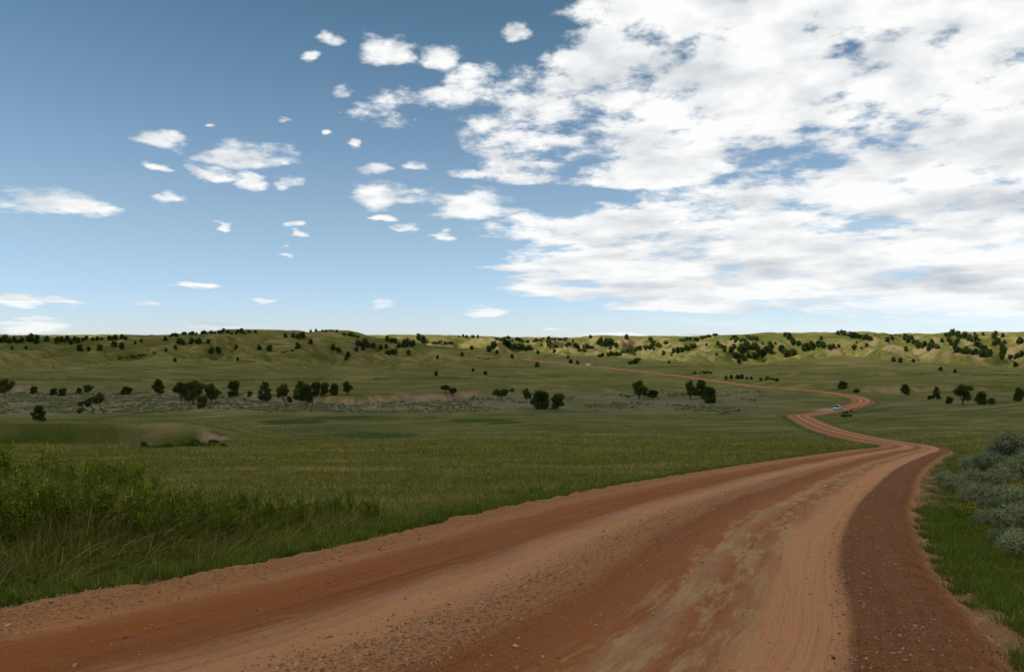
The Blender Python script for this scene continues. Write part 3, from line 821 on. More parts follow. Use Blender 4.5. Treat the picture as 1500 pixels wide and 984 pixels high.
def tube(g, P, R, k=6, tone=0.5):
    P = np.asarray(P, float); R = np.asarray(R, float); n = len(P)
    d = np.gradient(P, axis=0); d /= np.maximum(np.linalg.norm(d, axis=1), 1e-9)[:, None]
    u = np.cross(d, [0.31, 0.17, 0.93] if abs(d[0, 2]) < 0.8 else [1, 0.2, 0]); u /= np.linalg.norm(u, axis=1)[:, None]
    w = np.cross(d, u)
    th = np.linspace(0, 2 * np.pi, k, endpoint=False)
    V = (P[:, None] + R[:, None, None] * (u[:, None] * np.cos(th)[None, :, None] + w[:, None] * np.sin(th)[None, :, None])).reshape(-1, 3)
    i = np.arange(n - 1)[:, None] * k; j = np.arange(k)[None]; j2 = (j + 1) % k
    A = np.stack([i + j, i + j2, i + k + j2], -1).reshape(-1, 3); B = np.stack([i + j, i + k + j2, i + k + j], -1).reshape(-1, 3)
    g.add(V, np.vstack([A, B]), tone)

def clump_points(r, c, rad, n, flat=0.8):
    d = r.normal(size=(n, 3)); d /= np.linalg.norm(d, axis=1)[:, None]
    q = rad * r.random(n) ** 0.42
    q *= 1 + 0.22 * np.sin(d[:, 0] * 7 + c[0] * 40) * np.cos(d[:, 2] * 6 + c[1] * 31)
    p = d * q[:, None]; p[:, 2] *= flat
    return p + c, d

def bent(r, a, b, n=6, wob=0.05):
    a, b = np.array(a, float), np.array(b, float)
    t = np.linspace(0, 1, n)[:, None]
    p = a + (b - a) * t
    L = np.linalg.norm(b - a)
    p[1:-1] += r.normal(size=(n - 2, 3)) * L * wob
    return p

def make_tree(seed, kind):
    """unit tree, 1 high: returns (trunk mesh, crown mesh)"""
    r = np.random.default_rng(seed)
    tg, cg = G(), G()
    cl = []
    if kind == 'broad':
        base = bent(r, (0, 0, -0.04), (r.normal() * 0.04, r.normal() * 0.04, 0.26), 6, 0.05); tube(tg, base, np.linspace(0.042, 0.028, 6))
        for i in range(9):
            a = i / 9 * 2 * np.pi + r.normal() * 0.3; q = r.uniform(0.12, 0.42); h = r.uniform(0.27, 0.86)
            e = (math.cos(a) * q, math.sin(a) * q, h)
            tube(tg, bent(r, base[r.integers(3, 6)], e, 6, 0.06), np.linspace(0.02, 0.004, 6), 5)
            cl.append((e, r.uniform(0.12, 0.19)))
        cl += [((r.normal() * 0.08, r.normal() * 0.08, h), 0.16) for h in (0.55, 0.7, 0.84)]
        n, lf = 210, 0.036
    elif kind == 'oval':
        base = bent(r, (0, 0, -0.04), (0.02, 0, 0.3), 5, 0.03); tube(tg, base, np.linspace(0.04, 0.025, 5))
        for i in range(10):
            h = 0.16 + 0.72 * i / 9; q = 0.21 * math.sin(math.pi * min(1, 0.25 + 0.75 * i / 9)) + 0.02; a = i * 2.4
            e = (math.cos(a) * q, math.sin(a) * q, h); tube(tg, bent(r, base[3], e, 5, 0.05), np.linspace(0.014, 0.003, 5), 4)
            cl.append((e, r.uniform(0.11, 0.17)))
        n, lf = 220, 0.034
    elif kind == 'lean':
        base = bent(r, (0.10, 0, -0.04), (-0.10, 0.02, 0.42), 7, 0.05); tube(tg, base, np.linspace(0.034, 0.02, 7))
        for e, q in [((-0.20, 0, 0.62), 0.15), ((-0.05, 0.05, 0.86), 0.16), ((-0.16, -0.08, 0.76), 0.16), ((0.06, 0, 0.70), 0.14), ((0.20, 0.02, 0.36), 0.11), ((0.24, 0, 0.27), 0.09), ((-0.26, 0, 0.50), 0.10), ((0.02, -0.1, 0.58), 0.12)]:
            tube(tg, bent(r, base[r.integers(4, 7)], e, 6, 0.06), np.linspace(0.015, 0.004, 6), 5); cl.append((e, q))
        n, lf = 230, 0.034
    elif kind == 'gnarl':
        b1 = np.array([(0.12, 0, -0.04), (0.06, 0, 0.10), (0.16, 0, 0.20), (0.02, 0, 0.34), (-0.06, 0, 0.48)], float); tube(tg, b1, np.linspace(0.04, 0.022, 5))
        b2 = np.array([(0.60, 0, -0.04), (0.50, 0.02, 0.12), (0.40, 0.02, 0.30), (0.34, 0, 0.52)], float); tube(tg, b2, np.linspace(0.03, 0.018, 4))
        b3 = np.array([(0.10, 0, 0.06), (-0.10, 0.02, 0.12), (-0.28, 0, 0.24)], float); tube(tg, b3, np.linspace(0.026, 0.012, 3))
        for e, q in [((-0.42, 0, 0.50), 0.13), ((-0.20, 0, 0.58), 0.14), ((0.04, 0.06, 0.66), 0.16), ((0.22, -0.05, 0.74), 0.17), ((0.40, 0, 0.84), 0.16), ((0.46, 0, 0.66), 0.13), ((-0.36, 0, 0.22), 0.10), ((-0.48, 0.02, 0.12), 0.09), ((-0.1, 0, 0.42), 0.11), ((0.28, 0, 0.56), 0.12)]:
            src = b2 if e[0] > 0.2 else (b3 if e[2] < 0.3 else b1)
            tube(tg, bent(r, src[-1], e, 5, 0.06), np.linspace(0.014, 0.004, 5), 5); cl.append((e, q))
        n, lf = 220, 0.034
    elif kind == 'dome':
        base = bent(r, (0, 0, -0.04), (0, 0, 0.3), 4, 0.03); tube(tg, base, np.linspace(0.04, 0.03, 4))
        for i in range(20):
            a = r.uniform(0, 2 * np.pi); h = r.uniform(0.12, 0.80); q = 0.50 * math.sqrt(max(0.05, 1 - (h / 0.98) ** 2)) * r.uniform(0.45, 1)
            e = (math.cos(a) * q, math.sin(a) * q, h); cl.append((e, r.uniform(0.15, 0.22)))
            tube(tg, bent(r, base[2], e, 4, 0.04), np.linspace(0.012, 0.003, 4), 4)
        n, lf = 170, 0.042
    elif kind == 'flat':                                            # low, wide crown
        base = bent(r, (0, 0, -0.05), (0.05, 0, 0.34), 5, 0.06); tube(tg, base, np.linspace(0.06, 0.04, 5))
        for i in range(11):
            a = i / 11 * 2 * np.pi; q = r.uniform(0.25, 0.72); h = r.uniform(0.45, 0.85)
            e = (math.cos(a) * q, math.sin(a) * q, h); tube(tg, bent(r, base[4], e, 6, 0.07), np.linspace(0.028, 0.006, 6), 5); cl.append((e, r.uniform(0.15, 0.24)))
        n, lf = 170, 0.05
    elif kind == 'juniper':
        base = bent(r, (0, 0, -0.1), (0, 0, 0.5), 4, 0.03); tube(tg, base, np.linspace(0.05, 0.02, 4))
        w_ = r.uniform(0.34, 0.46)
        for i in range(9):
            h = 0.14 + 0.70 * i / 8; q = w_ * (1 - (h / 1.12) ** 1.7) * r.uniform(0.3, 0.8); a = i * 2.4 + r.normal() * 0.3
            cl.append(((math.cos(a) * q, math.sin(a) * q, h), r.uniform(0.16, 0.24)))
        cl.append(((0, 0, 0.3), 0.3))
        n, lf = 60, 0.085
    elif kind == 'thicket':                                         # rounded many-stemmed shrub
        for i in range(5): tube(tg, bent(r, (0, 0, -0.1), (r.normal() * 0.3, r.normal() * 0.3, 0.6), 4, 0.05), np.linspace(0.03, 0.008, 4), 4)
        for i in range(10):
            a = r.uniform(0, 2 * np.pi); q = r.uniform(0, 0.62)
            cl.append(((math.cos(a) * q, math.sin(a) * q, r.uniform(0.2, 0.72) * (1 - 0.4 * q)), r.uniform(0.2, 0.3)))
        n, lf = 70, 0.095
    for c, q in cl:
        m_ = max(int(n * (q / 0.15) ** 1.3), 20) if kind not in ('juniper', 'thicket') else n
        p, d = clump_points(r, np.array(c, float), q * 1.22, m_)
        p[:, 2] = np.maximum(p[:, 2], 0.01)
        tone = np.clip(0.45 + 0.25 * r.normal(size=m_), 0, 1)
        leaves(cg, p, lf * 1.45 * r.uniform(0.6, 1.3, m_), r, 1.3, normal=d, tone=tone)
    return tg, cg

TREES = {}
def tree_proto(kind, n, leaf):
    out = []
    for i in range(n):
        tg, cg = make_tree(1000 + 31 * i + sum(map(ord, kind)), kind)
        out.append((tg.mesh(kind + '_trunk', mat_bark, True), cg.mesh(kind + '_crown', leaf)))
    return out
for kind, n, leaf in (('broad', 3, mat_cotton), ('oval', 2, mat_cotton), ('lean', 2, mat_cotton), ('gnarl', 1, mat_cotton), ('dome', 2, mat_cotton), ('flat', 2, mat_cotton)):
    TREES[kind] = tree_proto(kind, n, leaf)
# small far-off trees: trunk and foliage in one mesh
FAR = {}
for kind, n, leaf in (('juniper', 5, mat_juniper), ('thicket', 4, mat_shrub)):
    FAR[kind] = []
    for i in range(n):
        tg, cg = make_tree(500 + 13 * i, kind)
        nvt = len(cg.v)
        V = np.vstack(cg.v + [v for v in tg.v]); T = np.vstack(cg.t + [t + cg.n for t in tg.t])
        me = new_mesh(kind, V, tris=T, smooth=False)
        fattr(me, 'tone', np.concatenate(cg.tone + tg.tone), 'FACE')
        me.materials.append(leaf); me.materials.append(mat_bark)
        mi = np.zeros(len(T), np.int32); mi[sum(len(t) for t in cg.t):] = 1
        me.polygons.foreach_set('material_index', mi)
        FAR[kind].append(me)

def valley_tree(px, py, hpx, kind, label, cat='tree', wide=1.0, flip=False, group=None, var=None, name=None, rot=None):
    g = ground_at(px, py)
    h = hpx * g.y / F_PX
    o = bpy.data.objects.new(name or ('valley_tree' if cat == 'tree' else 'valley_bush'), None); COL.objects.link(o)
    o.location = g
    o.scale = (h * wide * (-1 if flip else 1), h * wide, h)
    o.rotation_euler.z = (random.uniform(-0.5, 0.5) if rot is None else rot) + math.atan2(-g.x, g.y)
    P_ = TREES[kind]; tm, cm = P_[(var if var is not None else random.randrange(len(P_))) % len(P_)]
    link('trunk', tm, None, o); link('crown', cm, None, o)
    tag(o, label, cat, group)
    return o

VT = [(8, 579, 25, 'broad', 'dark cottonwood at the far left edge of the valley floor', 'tree', 0.9),
      (57, 618, 25, 'oval', 'small upright oval tree alone on pale soil at far left', 'tree', 1.1),
      (133, 606, 31, 'gnarl', 'gnarled tree with crooked leaning trunks left of the creek gully', 'tree', 1.0),
      (79, 579, 11, 'dome', 'low dark bush, left one of a pair under the left cut bank', 'bush', 0.9),
      (92, 580, 12, 'dome', 'low dark bush, right one of a pair under the left cut bank', 'bush', 0.9),
      (50, 577, 12, 'dome', 'faint low bush against the pale left cut bank', 'bush', 0.8),
      (116, 577, 10, 'dome', 'small dark round bush right of the left cut bank', 'bush', 0.8),
      (129, 577, 14, 'broad', 'small tree behind the gnarled leaning tree', 'tree', 1.0),
      (186, 578, 13, 'dome', 'low green bush between the gnarled tree and the big cottonwood', 'bush', 1.2),
      (232, 577, 22, 'oval', 'slim tree just left of the biggest cottonwood clump', 'tree', 1.1),
      (266, 588, 30, 'broad', 'left crown of the biggest cottonwood clump on the left', 'tree', 1.0),
      (284, 593, 37, 'broad', 'tall middle crown of the biggest cottonwood clump on the left', 'tree', 0.85),
      (309, 591, 31, 'broad', 'right crown of the biggest cottonwood clump on the left', 'tree', 0.9),
      (297, 598, 20, 'dome', 'small dense tree in front of the biggest cottonwood clump', 'tree', 0.7),
      (343, 581, 25, 'dome', 'dense round tree right of the biggest cottonwood clump', 'tree', 0.62),
      (366, 581, 9, 'dome', 'tiny bush right of the dense round tree', 'bush', 0.8),
      (388, 587, 30, 'oval', 'narrow ragged tree left of the thin leaning tree', 'tree', 1.0),
      (417, 596, 34, 'lean', 'thin leaning tree with bare lower trunk in the sagebrush', 'tree', 0.95),
      (450, 598, 38, 'broad', 'slender tall tree with bare trunk in front of the tree row', 'tree', 0.62),
      (440, 588, 31, 'oval', 'leftmost tree of the row above the pink cut bank', 'tree', 1.0),
      (463, 580, 22, 'dome', 'second tree of the row above the pink cut bank', 'tree', 0.6),
      (476, 579, 20, 'dome', 'middle tree of the row above the pink cut bank', 'tree', 0.62),
      (490, 579, 19, 'dome', 'fourth tree of the row above the pink cut bank', 'tree', 0.65),
      (508, 579, 22, 'broad', 'rightmost rounded tree of the row above the pink cut bank', 'tree', 0.8),
      (652, 577, 13, 'flat', 'low flat dark tree right of the pink cut bank', 'tree', 0.7),
      (664, 580, 13, 'flat', 'drooping dark tree at the right end of the cut bank', 'tree', 0.6),
      (735, 587, 19, 'flat', 'spreading low tree with thin limbs left of the dark thicket', 'tree', 0.75),
      (771, 588, 20, 'broad', 'thin tree with open trunk behind the dark thicket', 'tree', 0.8),
      (796, 585, 13, 'broad', 'small crown rising behind the dark thicket', 'tree', 0.9),
      (793, 598, 28, 'dome', 'big dense dark thicket in the middle of the valley, left dome', 'tree', 0.95),
      (818, 599, 24, 'dome', 'smaller right dome of the dense dark thicket', 'tree', 0.8),
      (936, 585, 29, 'broad', 'lone dark cottonwood left of the bare dead tree', 'tree', 1.0),
      (957, 582, 12, 'dome', 'low green bush between the cottonwood and the dead tree', 'bush', 1.3),
      (1011, 585, 29, 'broad', 'left tree of the clump right of the dead tree', 'tree', 0.7),
      (1027, 583, 27, 'oval', 'middle tree of the clump right of the dead tree', 'tree', 1.1),
      (1040, 590, 26, 'dome', 'broad dense front tree of the clump right of the dead tree', 'tree', 0.75),
      (1235, 569, 12, 'dome', 'dark low bush beside the left end of the brown cut bank', 'bush', 1.1),
      (1255, 572, 6, 'dome', 'tiny bush at the foot of the brown cut bank', 'bush', 1.3),
      (1326, 578, 16, 'oval', 'slim small tree against the brown cut bank', 'tree', 1.2),
      (1372, 585, 19, 'oval', 'thin upright tree left of the dark tree on the right', 'tree', 0.9),
      (1363, 585, 6, 'dome', 'low bush at the foot of the thin upright tree', 'bush', 1.3),
      (1391, 591, 11, 'dome', 'small bush at the left foot of the dark right tree', 'bush', 0.9),
      (1411, 594, 32, 'broad', 'big dark tree behind the grassy swell on the right', 'tree', 0.95),
      (1438, 592, 20, 'dome', 'rounded smaller tree right of the big dark tree', 'tree', 0.75),
      (1453, 592, 10, 'dome', 'low bush at the right end of the far right trees', 'bush', 1.0),
      (1493, 588, 22, 'dome', 'dark dense tree cut by the right edge of the view', 'tree', 0.6)]
for t in VT: valley_tree(t[0], t[1], t[2], t[3], t[4], t[5], t[6], rot=0.0 if t[3] in ('gnarl', 'lean') else None)
# dead tree
r = np.random.default_rng(5)
tg = G(); lg = G()
base = bent(r, (0, 0, -0.04), (0.03, 0, 0.5), 6, 0.05); tube(tg, base, np.linspace(0.05, 0.028, 6))
for i in range(11):
    a = i * 2.4; e = (math.cos(a) * r.uniform(0.1, 0.3), math.sin(a) * r.uniform(0.1, 0.3), r.uniform(0.55, 1.0))
    bl = bent(r, base[r.integers(2, 6)], e, 6, 0.08); tube(lg, bl, np.linspace(0.02, 0.006, 6), 4)
    for k in range(3): tube(lg, bent(r, bl[3 + k % 3], bl[5] + r.normal(size=3) * 0.12, 4, 0.08), np.linspace(0.008, 0.004, 4), 3)
g = ground_at(970, 584)
o = bpy.data.objects.new('dead_tree', None); COL.objects.link(o); o.location = g; h = 20 * g.y / F_PX; o.scale = (h, h, h)
link('trunk', tg.mesh('dead_trunk', mat_dead, True), None, o); link('branches', lg.mesh('dead_branches', mat_dead, True), None, o)
tag(o, 'bare dead tree with pale trunk on the valley floor', 'tree')

# ------------------------------------------------------------------ trees on the hills: (column, row of the foot, radius in px)
SPEC = []
ORD = ['first', 'second', 'third', 'fourth', 'fifth', 'sixth', 'seventh', 'eighth', 'ninth', 'tenth', 'eleventh', 'twelfth', 'thirteenth', 'fourteenth', 'fifteenth', 'sixteenth', 'seventeenth', 'eighteenth', 'nineteenth', 'twentieth'] + ['twenty-' + w for w in ('first', 'second', 'third', 'fourth', 'fifth', 'sixth', 'seventh', 'eighth', 'ninth')] + ['thirtieth', 'thirty-first', 'thirty-second', 'thirty-third', 'thirty-fourth', 'thirty-fifth'] + ['thirty-' + w for w in ('sixth', 'seventh', 'eighth', 'ninth')] + ['fortieth'] + ['forty-' + w for w in ('first', 'second', 'third', 'fourth', 'fifth', 'sixth', 'seventh', 'eighth', 'ninth')] + ['fiftieth'] + ['fifty-' + w for w in ('first', 'second', 'third', 'fourth', 'fifth', 'sixth', 'seventh', 'eighth', 'ninth')]
def lone(items, kind='juniper'):
    for px, py, rp, lb in items: SPEC.append([px, py + rp, rp, kind, lb, None, 1.0])
def cluster(pts, n, spread, rp, kind, label, group, squash=1.0):
    pts = np.array(pts, float)
    seg = np.concatenate([[0], np.cumsum(np.hypot(*np.diff(pts, axis=0).T))])
    for k in range(n):
        q = (k + random.uniform(0.2, 0.8)) / n * seg[-1]
        x = np.interp(q, seg, pts[:, 0]) + random.gauss(0, spread * 0.5); y = np.interp(q, seg, pts[:, 1]) + random.gauss(0, spread * 0.32)
        SPEC.append([x, y + rp, rp * random.uniform(0.75, 1.25), kind, label, group, squash])

lone([(17, 509, 3, 'tiny leftmost juniper below the left tree line'), (38, 508, 3, 'tiny juniper second from left below the left tree line'), (116, 508, 6, 'round juniper, leftmost of three below the left skyline'),
      (130, 510, 4, 'small juniper, middle of three below the left skyline'), (146, 508, 6, 'round juniper, rightmost of three below the left skyline'), (68, 495, 5, 'tall juniper between two tree lines on the left skyline'),
      (198, 501, 3, 'small juniper on the slope left of the first hump'), (207, 498, 3, 'small juniper just under the skyline left of the first hump'), (242, 495, 4, 'dark juniper at the left foot of the wooded hump'),
      (305, 499, 4, 'juniper right of the pair below the wooded hump'), (243, 511, 3, 'small juniper low on the spur below the wooded hump'), (257, 508, 4, 'juniper on the spur crest below the wooded hump'),
      (320, 511, 6.5, 'large round juniper below the orange bare patch'), (309, 512, 5, 'juniper touching the large round one below the bare patch'), (346, 508, 4, 'lone round juniper right of the large pair on the left hill'),
      (256, 526, 4, 'small ragged juniper alone low on the left slope'), (348, 525, 3.5, 'small lone juniper low on the left slope, further right'), (380, 508, 5, 'juniper, left of a close pair on the middle left hill'),
      (394, 508, 6, 'juniper, right of a close pair on the middle left hill'), (418, 490, 4, 'juniper high on the left hill beside the wide clump'), (436, 505, 5, 'lone round juniper in the middle of the left hill'),
      (455, 499, 5, 'wide juniper on the upper left hill spur'), (488, 507, 5, 'upper juniper of the string down the left hill gully'), (496, 511, 5, 'second juniper of the string down the left hill gully'),
      (510, 518, 5, 'third juniper of the string down the left hill gully'), (507, 523, 4, 'lowest juniper of the string down the left hill gully'), (522, 510, 4, 'small juniper right of the gully string'),
      (532, 509, 4, 'second small juniper right of the gully string'), (598, 515, 4.5, 'lone juniper low on the slope left of the hill road'), (641, 522, 3.5, 'lone small juniper on the bare slope left of the hill road'),
      (639, 546, 4.5, 'lone small tree on the open terrace below the left hill'), (677, 518, 3.5, 'small juniper on the dark slope above the road start'), (691, 508, 4, 'round juniper high on the dark middle slope'),
      (717, 509, 6, 'large juniper high on the dark middle slope'), (728, 515, 4, 'juniper just below the large one on the dark slope'), (750, 520, 4, 'juniper above the hill road on the dark slope'),
      (788, 515, 3.5, 'juniper on the shaded slope under the sunlit hill'), (812, 513, 3.5, 'juniper on the shadow edge under the sunlit hill'), (832, 522, 3, 'tiny juniper on the shaded slope above the far car'),
      (836, 528, 4.5, 'left one of two low bushes above the far car'), (846, 530, 4.5, 'right one of two low bushes above the far car'), (787, 532, 5, 'low bush below the hill road left of the far car'),
      (693, 541, 3, 'small bush on the terrace under the hill road'), (711, 545, 4, 'wider bush on the terrace under the hill road'), (865, 492, 3.5, 'lone dark juniper on the sunlit hill crest'),
      (894, 508, 3.5, 'small juniper on the sunlit middle slope'), (918, 492, 5, 'round juniper on the sunlit skyline right of the lone one'), (972, 516, 4, 'juniper left of the string on the right hill flank'),
      (980, 529, 3, 'lone small juniper low on the right hill flank'), (984, 519, 2.5, 'tiny juniper under the string on the right hill flank'), (1035, 504, 3, 'last juniper at the right end of the flank string'),
      (1050, 518, 2.5, 'tiny lone juniper left of the big ravine thicket'), (1109, 494, 3, 'small juniper above the big ravine thicket'), (1117, 502, 2.5, 'tiny juniper over the right edge of the ravine thicket'),
      (1136, 502, 2.5, 'tiny juniper between the two ravine thickets'), (1203, 494, 3.5, 'juniper at the top right of the second ravine thicket'), (1221, 506, 4, 'left one of two junipers right of the second thicket'),
      (1229, 506, 3, 'right one of two junipers right of the second thicket'), (1251, 507, 5, 'large lone juniper in the middle of the right hill'), (1270, 504, 3.5, 'juniper right of the large lone one on the right hill'),
      (1262, 509, 2, 'tiny juniper under the large lone one on the right hill'), (1255, 501, 2, 'tiny juniper above the large lone one on the right hill'), (1300, 496, 5, 'large juniper, left of a pair high on the right hill'),
      (1307, 494, 4, 'juniper, right of a pair high on the right hill'), (1327, 510, 4, 'lone juniper below the right hill gully thicket'), (1309, 525, 4.5, 'left one of two dark junipers low on the right slope'),
      (1319, 527, 4.5, 'right one of two dark junipers low on the right slope'), (1338, 527, 3.5, 'juniper at the head of the low green hollow'), (1378, 539, 4, 'low bush near the foot of the right slope'),
      (1399, 543, 3.5, 'lone juniper near the foot of the right slope'), (1440, 488, 3, 'small juniper on the right skyline, left of three'), (1459, 487, 4, 'juniper on the right skyline, middle of three'),
      (1469, 490, 3.5, 'juniper on the right skyline, right of three'), (1488, 532, 4.5, 'low wide juniper at the right edge of the slope'), (1428, 487, 2.5, 'tiny juniper sticking out on the right skyline'),
      (79, 537, 1.4, 'tiny dark shrub alone on the open left slope, upper one'), (72, 545, 1.4, 'tiny dark shrub alone on the open left slope, lower one')])
J, T_ = 'juniper', 'thicket'
cluster([(0, 497), (22, 496), (58, 494)], 13, 4, 5, J, 'dark juniper in the dense line on the far left skyline', 'junipers of the far left line')
cluster([(80, 496), (112, 496)], 8, 4, 5, J, 'dark juniper in the second line on the left skyline', 'junipers of the second left line')
cluster([(118, 496), (142, 494), (150, 496)], 5, 3, 3.5, J, 'small juniper along the dip in the left skyline', 'junipers along the left dip')
cluster([(160, 493), (184, 492)], 6, 3, 4, J, 'juniper in the short skyline row left of the hump', 'junipers of the short skyline row')
cluster([(160, 501), (172, 503), (182, 508)], 4, 3, 5, J, 'juniper in the hollow below the short skyline row', 'junipers in the left hollow')
cluster([(246, 490), (275, 487), (310, 485), (340, 483.5), (372, 484)], 34, 3, 3.4, J, 'dark tree crowded along the crest of the wooded hump', 'trees on the wooded hump', 0.75)
cluster([(260, 498), (270, 501)], 3, 3, 5, J, 'juniper in the trio below the wooded hump', 'trio below the hump')
cluster([(279, 499), (294, 498)], 3, 2, 5, J, 'juniper in the close pair right of the trio under the hump', 'pair below the hump')
cluster([(428, 491), (444, 490)], 4, 2, 4.5, J, 'juniper in the wide clump high on the left hill', 'wide clump on the left hill')
cluster([(455, 484), (495, 483)], 6, 2, 2.6, J, 'small juniper on the rounded left summit skyline', 'junipers on the left summit')
cluster([(160, 523), (190, 521), (228, 516)], 10, 3, 3.2, T_, 'low green shrub in the draw on the left slope', 'shrubs in the left draw', 0.6)
cluster([(412, 514), (428, 510)], 4, 1.5, 3, T_, 'low dark shrub in the small draw right of the pair', 'shrubs in the small draw', 0.6)
cluster([(505, 488), (525, 490)], 5, 3, 4, T_, 'green shrub right of the rounded left summit', 'shrubs right of the left summit')
cluster([(524, 500), (535, 502), (548, 506)], 8, 4, 5, J, 'juniper in the dark clump right of the gully string', 'dark clump right of the gully')
cluster([(556, 509), (566, 506)], 3, 3, 4, J, 'juniper in the loose trio on the left shoulder', 'trio on the left shoulder')
cluster([(565, 513), (580, 516)], 4, 3, 4.5, J, 'juniper in the diagonal row low on the shoulder', 'diagonal row on the shoulder')
cluster([(562, 497), (590, 497), (608, 500)], 10, 5, 4, J, 'juniper scattered near the top of the left shoulder', 'junipers on the upper shoulder')
cluster([(583, 505), (605, 503)], 5, 3, 4.5, J, 'juniper in the cluster at mid height of the shoulder', 'cluster on the mid shoulder')
cluster([(612, 491), (624, 497)], 6, 4, 4.5, J, 'juniper in the skyline knot left of the sunlit gap', 'skyline knot left of the gap')
cluster([(632, 500), (662, 501)], 8, 2, 3, T_, 'small shrub in the row along the dark shoulder top', 'shrub row on the shoulder')
cluster([(671, 490), (702, 493)], 7, 2, 2.8, J, 'small juniper on the skyline over the dark shoulder', 'skyline junipers over the shoulder')
cluster([(702, 521), (720, 524)], 4, 1.5, 3, T_, 'low shrub where the hill road vanishes at left', 'shrubs at the end of the hill road', 0.6)
cluster([(722, 494), (750, 496), (790, 497), (835, 494)], 26, 4, 3.6, T_, 'green tree of the row on the skyline left of the sunlit hill', 'green skyline trees')
cluster([(741, 500), (755, 505), (772, 508)], 12, 6, 4.8, J, 'dark tree in the grove left of the sunlit hill', 'grove left of the sunlit hill')
cluster([(718, 500), (726, 506)], 5, 5, 4, J, 'dark tree in the knot above the road start', 'knot above the road start')
cluster([(795, 505), (805, 503), (818, 507)], 7, 4, 2.8, J, 'small juniper dotting the left face of the sunlit hill', 'junipers dotting the sunlit hill')
cluster([(828, 507), (838, 500), (845, 509)], 7, 4, 3, J, 'small juniper on the right face of the sunlit hill', 'junipers on the sunlit right face')
cluster([(848, 511), (858, 505), (864, 508)], 9, 4, 4.5, T_, 'bright green shrub in the hollow of the sunlit hill', 'shrubs in the sunlit hollow')
cluster([(876, 500), (888, 498), (903, 503)], 12, 5, 4.6, J, 'dark tree in the grove right of the lone crest juniper', 'grove on the sunlit hill')
cluster([(890, 518), (912, 517)], 6, 2, 3.4, J, 'juniper of the row at the foot of the sunlit hills', 'row at the foot of the sunlit hills')
cluster([(876, 520), (884, 518)], 3, 2, 4, T_, 'bright shrub left of the row under the sunlit hills', 'shrubs left of the row')
cluster([(912, 514), (934, 509), (960, 505)], 12, 4, 4.5, T_, 'bright green shrub along the sunlit middle draw', 'shrubs along the sunlit draw')
cluster([(924, 530), (936, 526)], 6, 3, 4.5, T_, 'dark green shrub in the fold below the sunlit hills', 'shrubs in the lower fold')
cluster([(950, 497), (968, 503), (960, 508)], 10, 6, 4, T_, 'green shrub in the wooded draw left of the right hill', 'shrubs left of the right hill')
cluster([(996, 496), (1020, 494), (1046, 490)], 18, 4, 3.6, T_, 'bright green shrub on the sunlit flank below the right skyline', 'bright shrubs on the right flank')
cluster([(986, 514), (1002, 510), (1012, 507), (1022, 506)], 9, 3, 4.2, J, 'juniper in the string across the left flank of the right hill', 'string on the right flank')
cluster([(1052, 501), (1060, 509), (1062, 513)], 5, 3, 4, J, 'juniper at the top left of the big ravine thicket', 'upper left ravine trees')
cluster([(1068, 512), (1082, 522), (1088, 528)], 9, 7, 5, J, 'dark tree in the left half of the big ravine thicket', 'left half of the ravine thicket')
cluster([(1076, 508), (1096, 506), (1108, 509)], 11, 7, 5.5, J, 'dark tree in the upper half of the big ravine thicket', 'upper half of the ravine thicket')
cluster([(1092, 520), (1110, 518), (1128, 511), (1130, 505)], 12, 6, 5, J, 'dark tree in the right half of the big ravine thicket', 'right half of the ravine thicket')
cluster([(1072, 492), (1088, 495), (1104, 491)], 12, 6, 4, T_, 'green shrub under the skyline above the ravine thicket', 'shrubs above the ravine thicket')
cluster([(1146, 509), (1152, 516), (1164, 514)], 8, 5, 5, J, 'dark tree at the lower left of the second ravine thicket', 'lower left second thicket')
cluster([(1152, 488), (1160, 493), (1166, 502)], 9, 5, 4.5, J, 'dark tree in the neck of the second ravine thicket', 'neck of the second thicket')
cluster([(1172, 506), (1186, 504), (1206, 503), (1210, 508)], 14, 6, 5, J, 'dark tree at the right of the second ravine thicket', 'right of the second thicket')
cluster([(1228, 486), (1244, 489), (1276, 495)], 15, 3.5, 3.8, J, 'juniper in the strip slanting from the right skyline', 'slanting skyline strip')
cluster([(1280, 489), (1320, 490)], 8, 2, 2.6, T_, 'low green shrub on the grass under the right skyline', 'shrubs under the right skyline', 0.6)
cluster([(1325, 491), (1340, 499), (1352, 506)], 16, 6, 4.6, J, 'dark tree in the diagonal thicket right of the pair', 'diagonal thicket')
cluster([(1356, 508), (1366, 501), (1372, 508), (1378, 506)], 8, 4, 4.2, J, 'juniper between the diagonal thicket and the long one', 'junipers between the thickets')
cluster([(1380, 496), (1390, 498), (1404, 497), (1396, 503)], 8, 5, 3.6, J, 'juniper dotted above the long right thicket', 'dotted junipers on the right')
cluster([(1386, 487), (1412, 489), (1430, 498), (1452, 518)], 22, 5, 4.8, J, 'dark tree in the upper arm of the long right thicket', 'upper arm of the long thicket')
cluster([(1396, 510), (1420, 513), (1450, 518)], 16, 5, 5, J, 'dark tree in the lower arm of the long right thicket', 'lower arm of the long thicket')
cluster([(1457, 493), (1467, 501), (1468, 514), (1466, 523)], 15, 5, 4.8, J, 'dark tree in the steep thicket at the far right', 'steep far right thicket')
cluster([(1488, 500), (1499, 496)], 5, 5, 5, J, 'dark tree in the clump at the right edge of the hills', 'right edge clump')
cluster([(1480, 523), (1500, 518)], 6, 3, 4, J, 'juniper in the low row at the right edge', 'low row at the right edge')
cluster([(1014, 543), (1031, 543), (1046, 546)], 7, 2, 3.6, T_, 'dark green shrub in the low patch above the hill road', 'low patch above the hill road', 0.8)
cluster([(1061, 551), (1078, 551), (1103, 552)], 7, 1.5, 4, J, 'dark bush in the row on the terrace right of the hill road', 'bush row on the terrace')
